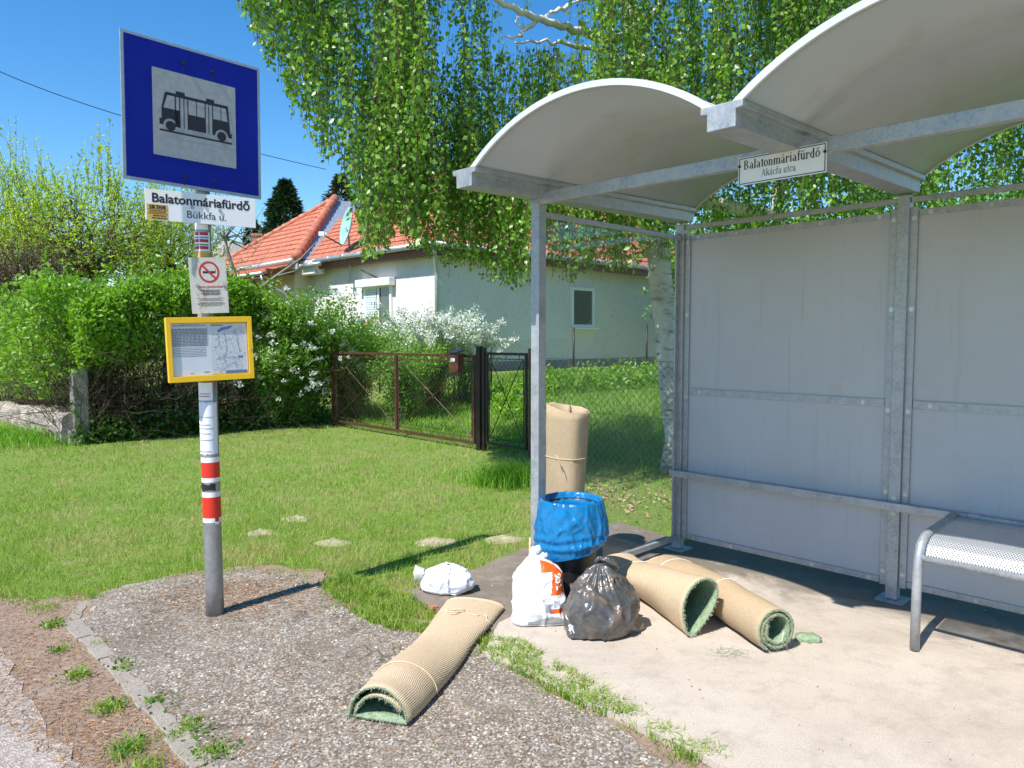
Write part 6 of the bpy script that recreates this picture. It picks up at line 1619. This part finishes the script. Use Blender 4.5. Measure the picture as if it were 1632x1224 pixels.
q = A(45, 520, 15.5); twig_tree('purple_bush', q, tz(q), [(q[0], q[1], tz(q)), A(45, 500, 15.5)], A(35, 440, 15.5), (1.0, .8, .6), 420, 'purpleleaf', 'dull purple brown bush between the hedge and the spring trees', 0, (.03, .055), 16, (.4, .9), 'bark', .08, cat='bush')
q = A(395, 520, 16.5); twig_tree('bare_tree', q, tz(q), [(q[0], q[1], tz(q)), A(385, 470, 16.5), A(362, 400, 16.4), A(358, 380, 16.4)], A(365, 375, 16.4), (.85, .7, 1.05), 60, 'willowleaf', 'thin nearly bare young tree with pale branches in front of the porch', 4, (.03, .05), 6, (.4, .9), 'paletwig', .06, 12, .9)
b = MB(); root_ = bpy.data.objects['bare_tree']
oo = np.array(root_.location)
for pts_, r_ in (([A(375, 495, 16.3), A(400, 470, 16.2), A(440, 440, 16.1), A(480, 412, 16.1), A(505, 385, 16.1)], .055), ([A(375, 495, 16.3), A(372, 470, 16.3), A(350, 445, 16.3)], .05), ([A(440, 440, 16.1), A(470, 432, 16), A(500, 410, 16)], .02)):
    b.tube([p - oo for p in pts_], np.linspace(r_, r_ * .2, len(pts_)), 8)
b.build('low_branch', M['paletwig'], root_, True)
def conifer(name, q, zb, h, rad, n, mat, label, size=(.22, .45), trunk=True):
    root = empty(name, (q[0], q[1], zb), 0, label, 'conifer'); b = MB(); b.tube([(0, 0, 0), (0, 0, h * .97)], [.02 * h, .004], 8); b.build('trunk', M['bark'], root, True)
    t = RNG.uniform(0, 1, n) ** .85; z = h * (.04 + .96 * t); lay = .75 + .3 * np.abs(np.sin(z * 4.2 + RNG.normal(0, .3, n))); a = RNG.uniform(0, 2 * np.pi, n); lob = 1 + .3 * np.sin(a * 5 + z * 1.7) + .12 * np.sin(a * 9 - z * 3.1)
    r = rad * (1 - t) ** .85 * lay * lob * RNG.uniform(.35, 1, n) ** .45 + .04
    P = np.stack([r * np.cos(a), r * np.sin(a), z], 1); D = np.stack([np.cos(a), np.sin(a), RNG.uniform(-.5, .35, n)], 1) + RNG.normal(0, .35, (n, 3)); V, F = leaves(P, D, RNG.uniform(*size, n), .28, .3); npmesh('crown', V, F, M[mat], root); return root
q = A(457, 420, 42); conifer('conifer', q, .5, 1.5 + (539 - 293) / FPX * 42 - .5, 3.1, 15000, 'conifer', 'dense dark green conifer standing above the red wing roof')
q = A(403, 420, 46); conifer('conifer', q, .5, 1.5 + (539 - 352) / FPX * 46 - .5, 1.7, 4500, 'conifer', 'sparse dark conifer behind the brick chimney', (.2, .4))
q = A(545, 420, 44); conifer('conifer', q, .5, 1.5 + (539 - 285) / FPX * 44 - .5, 3.4, 9000, 'brownconifer', 'olive brown conifer rising behind the satellite dish', (.2, .45))
q = A(660, 420, 48); conifer('conifer', q, .5, 1.5 + (539 - 225) / FPX * 48 - .5, 3.0, 9000, 'brownconifer', 'broad dark conifer hidden behind the birch twigs over the roof', (.25, .5))
for px, Y, w, hpy in ((-70, 30, 4, 450), (120, 34, 4.5, 470), (1180, 22, 4, 330), (1420, 20, 4.5, 300), (1650, 22, 5, 290)):
    q = A(px, 500, Y); zt_ = 1.5 + (539 - hpy) / FPX * Y; twig_tree('garden_tree', q, tz(q), [(q[0], q[1], tz(q)), (q[0], q[1], zt_ * .45)], (q[0], q[1], zt_ * .58), (w * .6, w * .5, zt_ * .42), 700, 'spirealeaf', {-70: 'leafy green tree at the far left beyond the garden', 120: 'rounded green tree far behind the spring trees', 1180: 'leafy garden tree behind the left back panel', 1420: 'leafy garden tree behind the middle shelter post', 1650: 'leafy garden tree at the right edge behind the shelter'}[px], 0, (.12, .22), 26, (.6, 1.3), 'bark', .2, 10, .2)
# overhead cable
c0, c1, c2 = A(-40, 95, 15), A(205, 188, 17), A(520, 270, 20)
b = MB(); pts_ = []
for k in range(41):
    t = k / 40; pts_.append(c0 * (1 - t) ** 2 + (2 * c1 - .5 * c0 - .5 * c2) * 2 * t * (1 - t) + c2 * t * t)
b.tube(pts_, .009, 6); tag(b.build('overhead_cable', M['darkpaint'], smooth=True), 'thin dark overhead cable crossing the blue sky', 'cable')
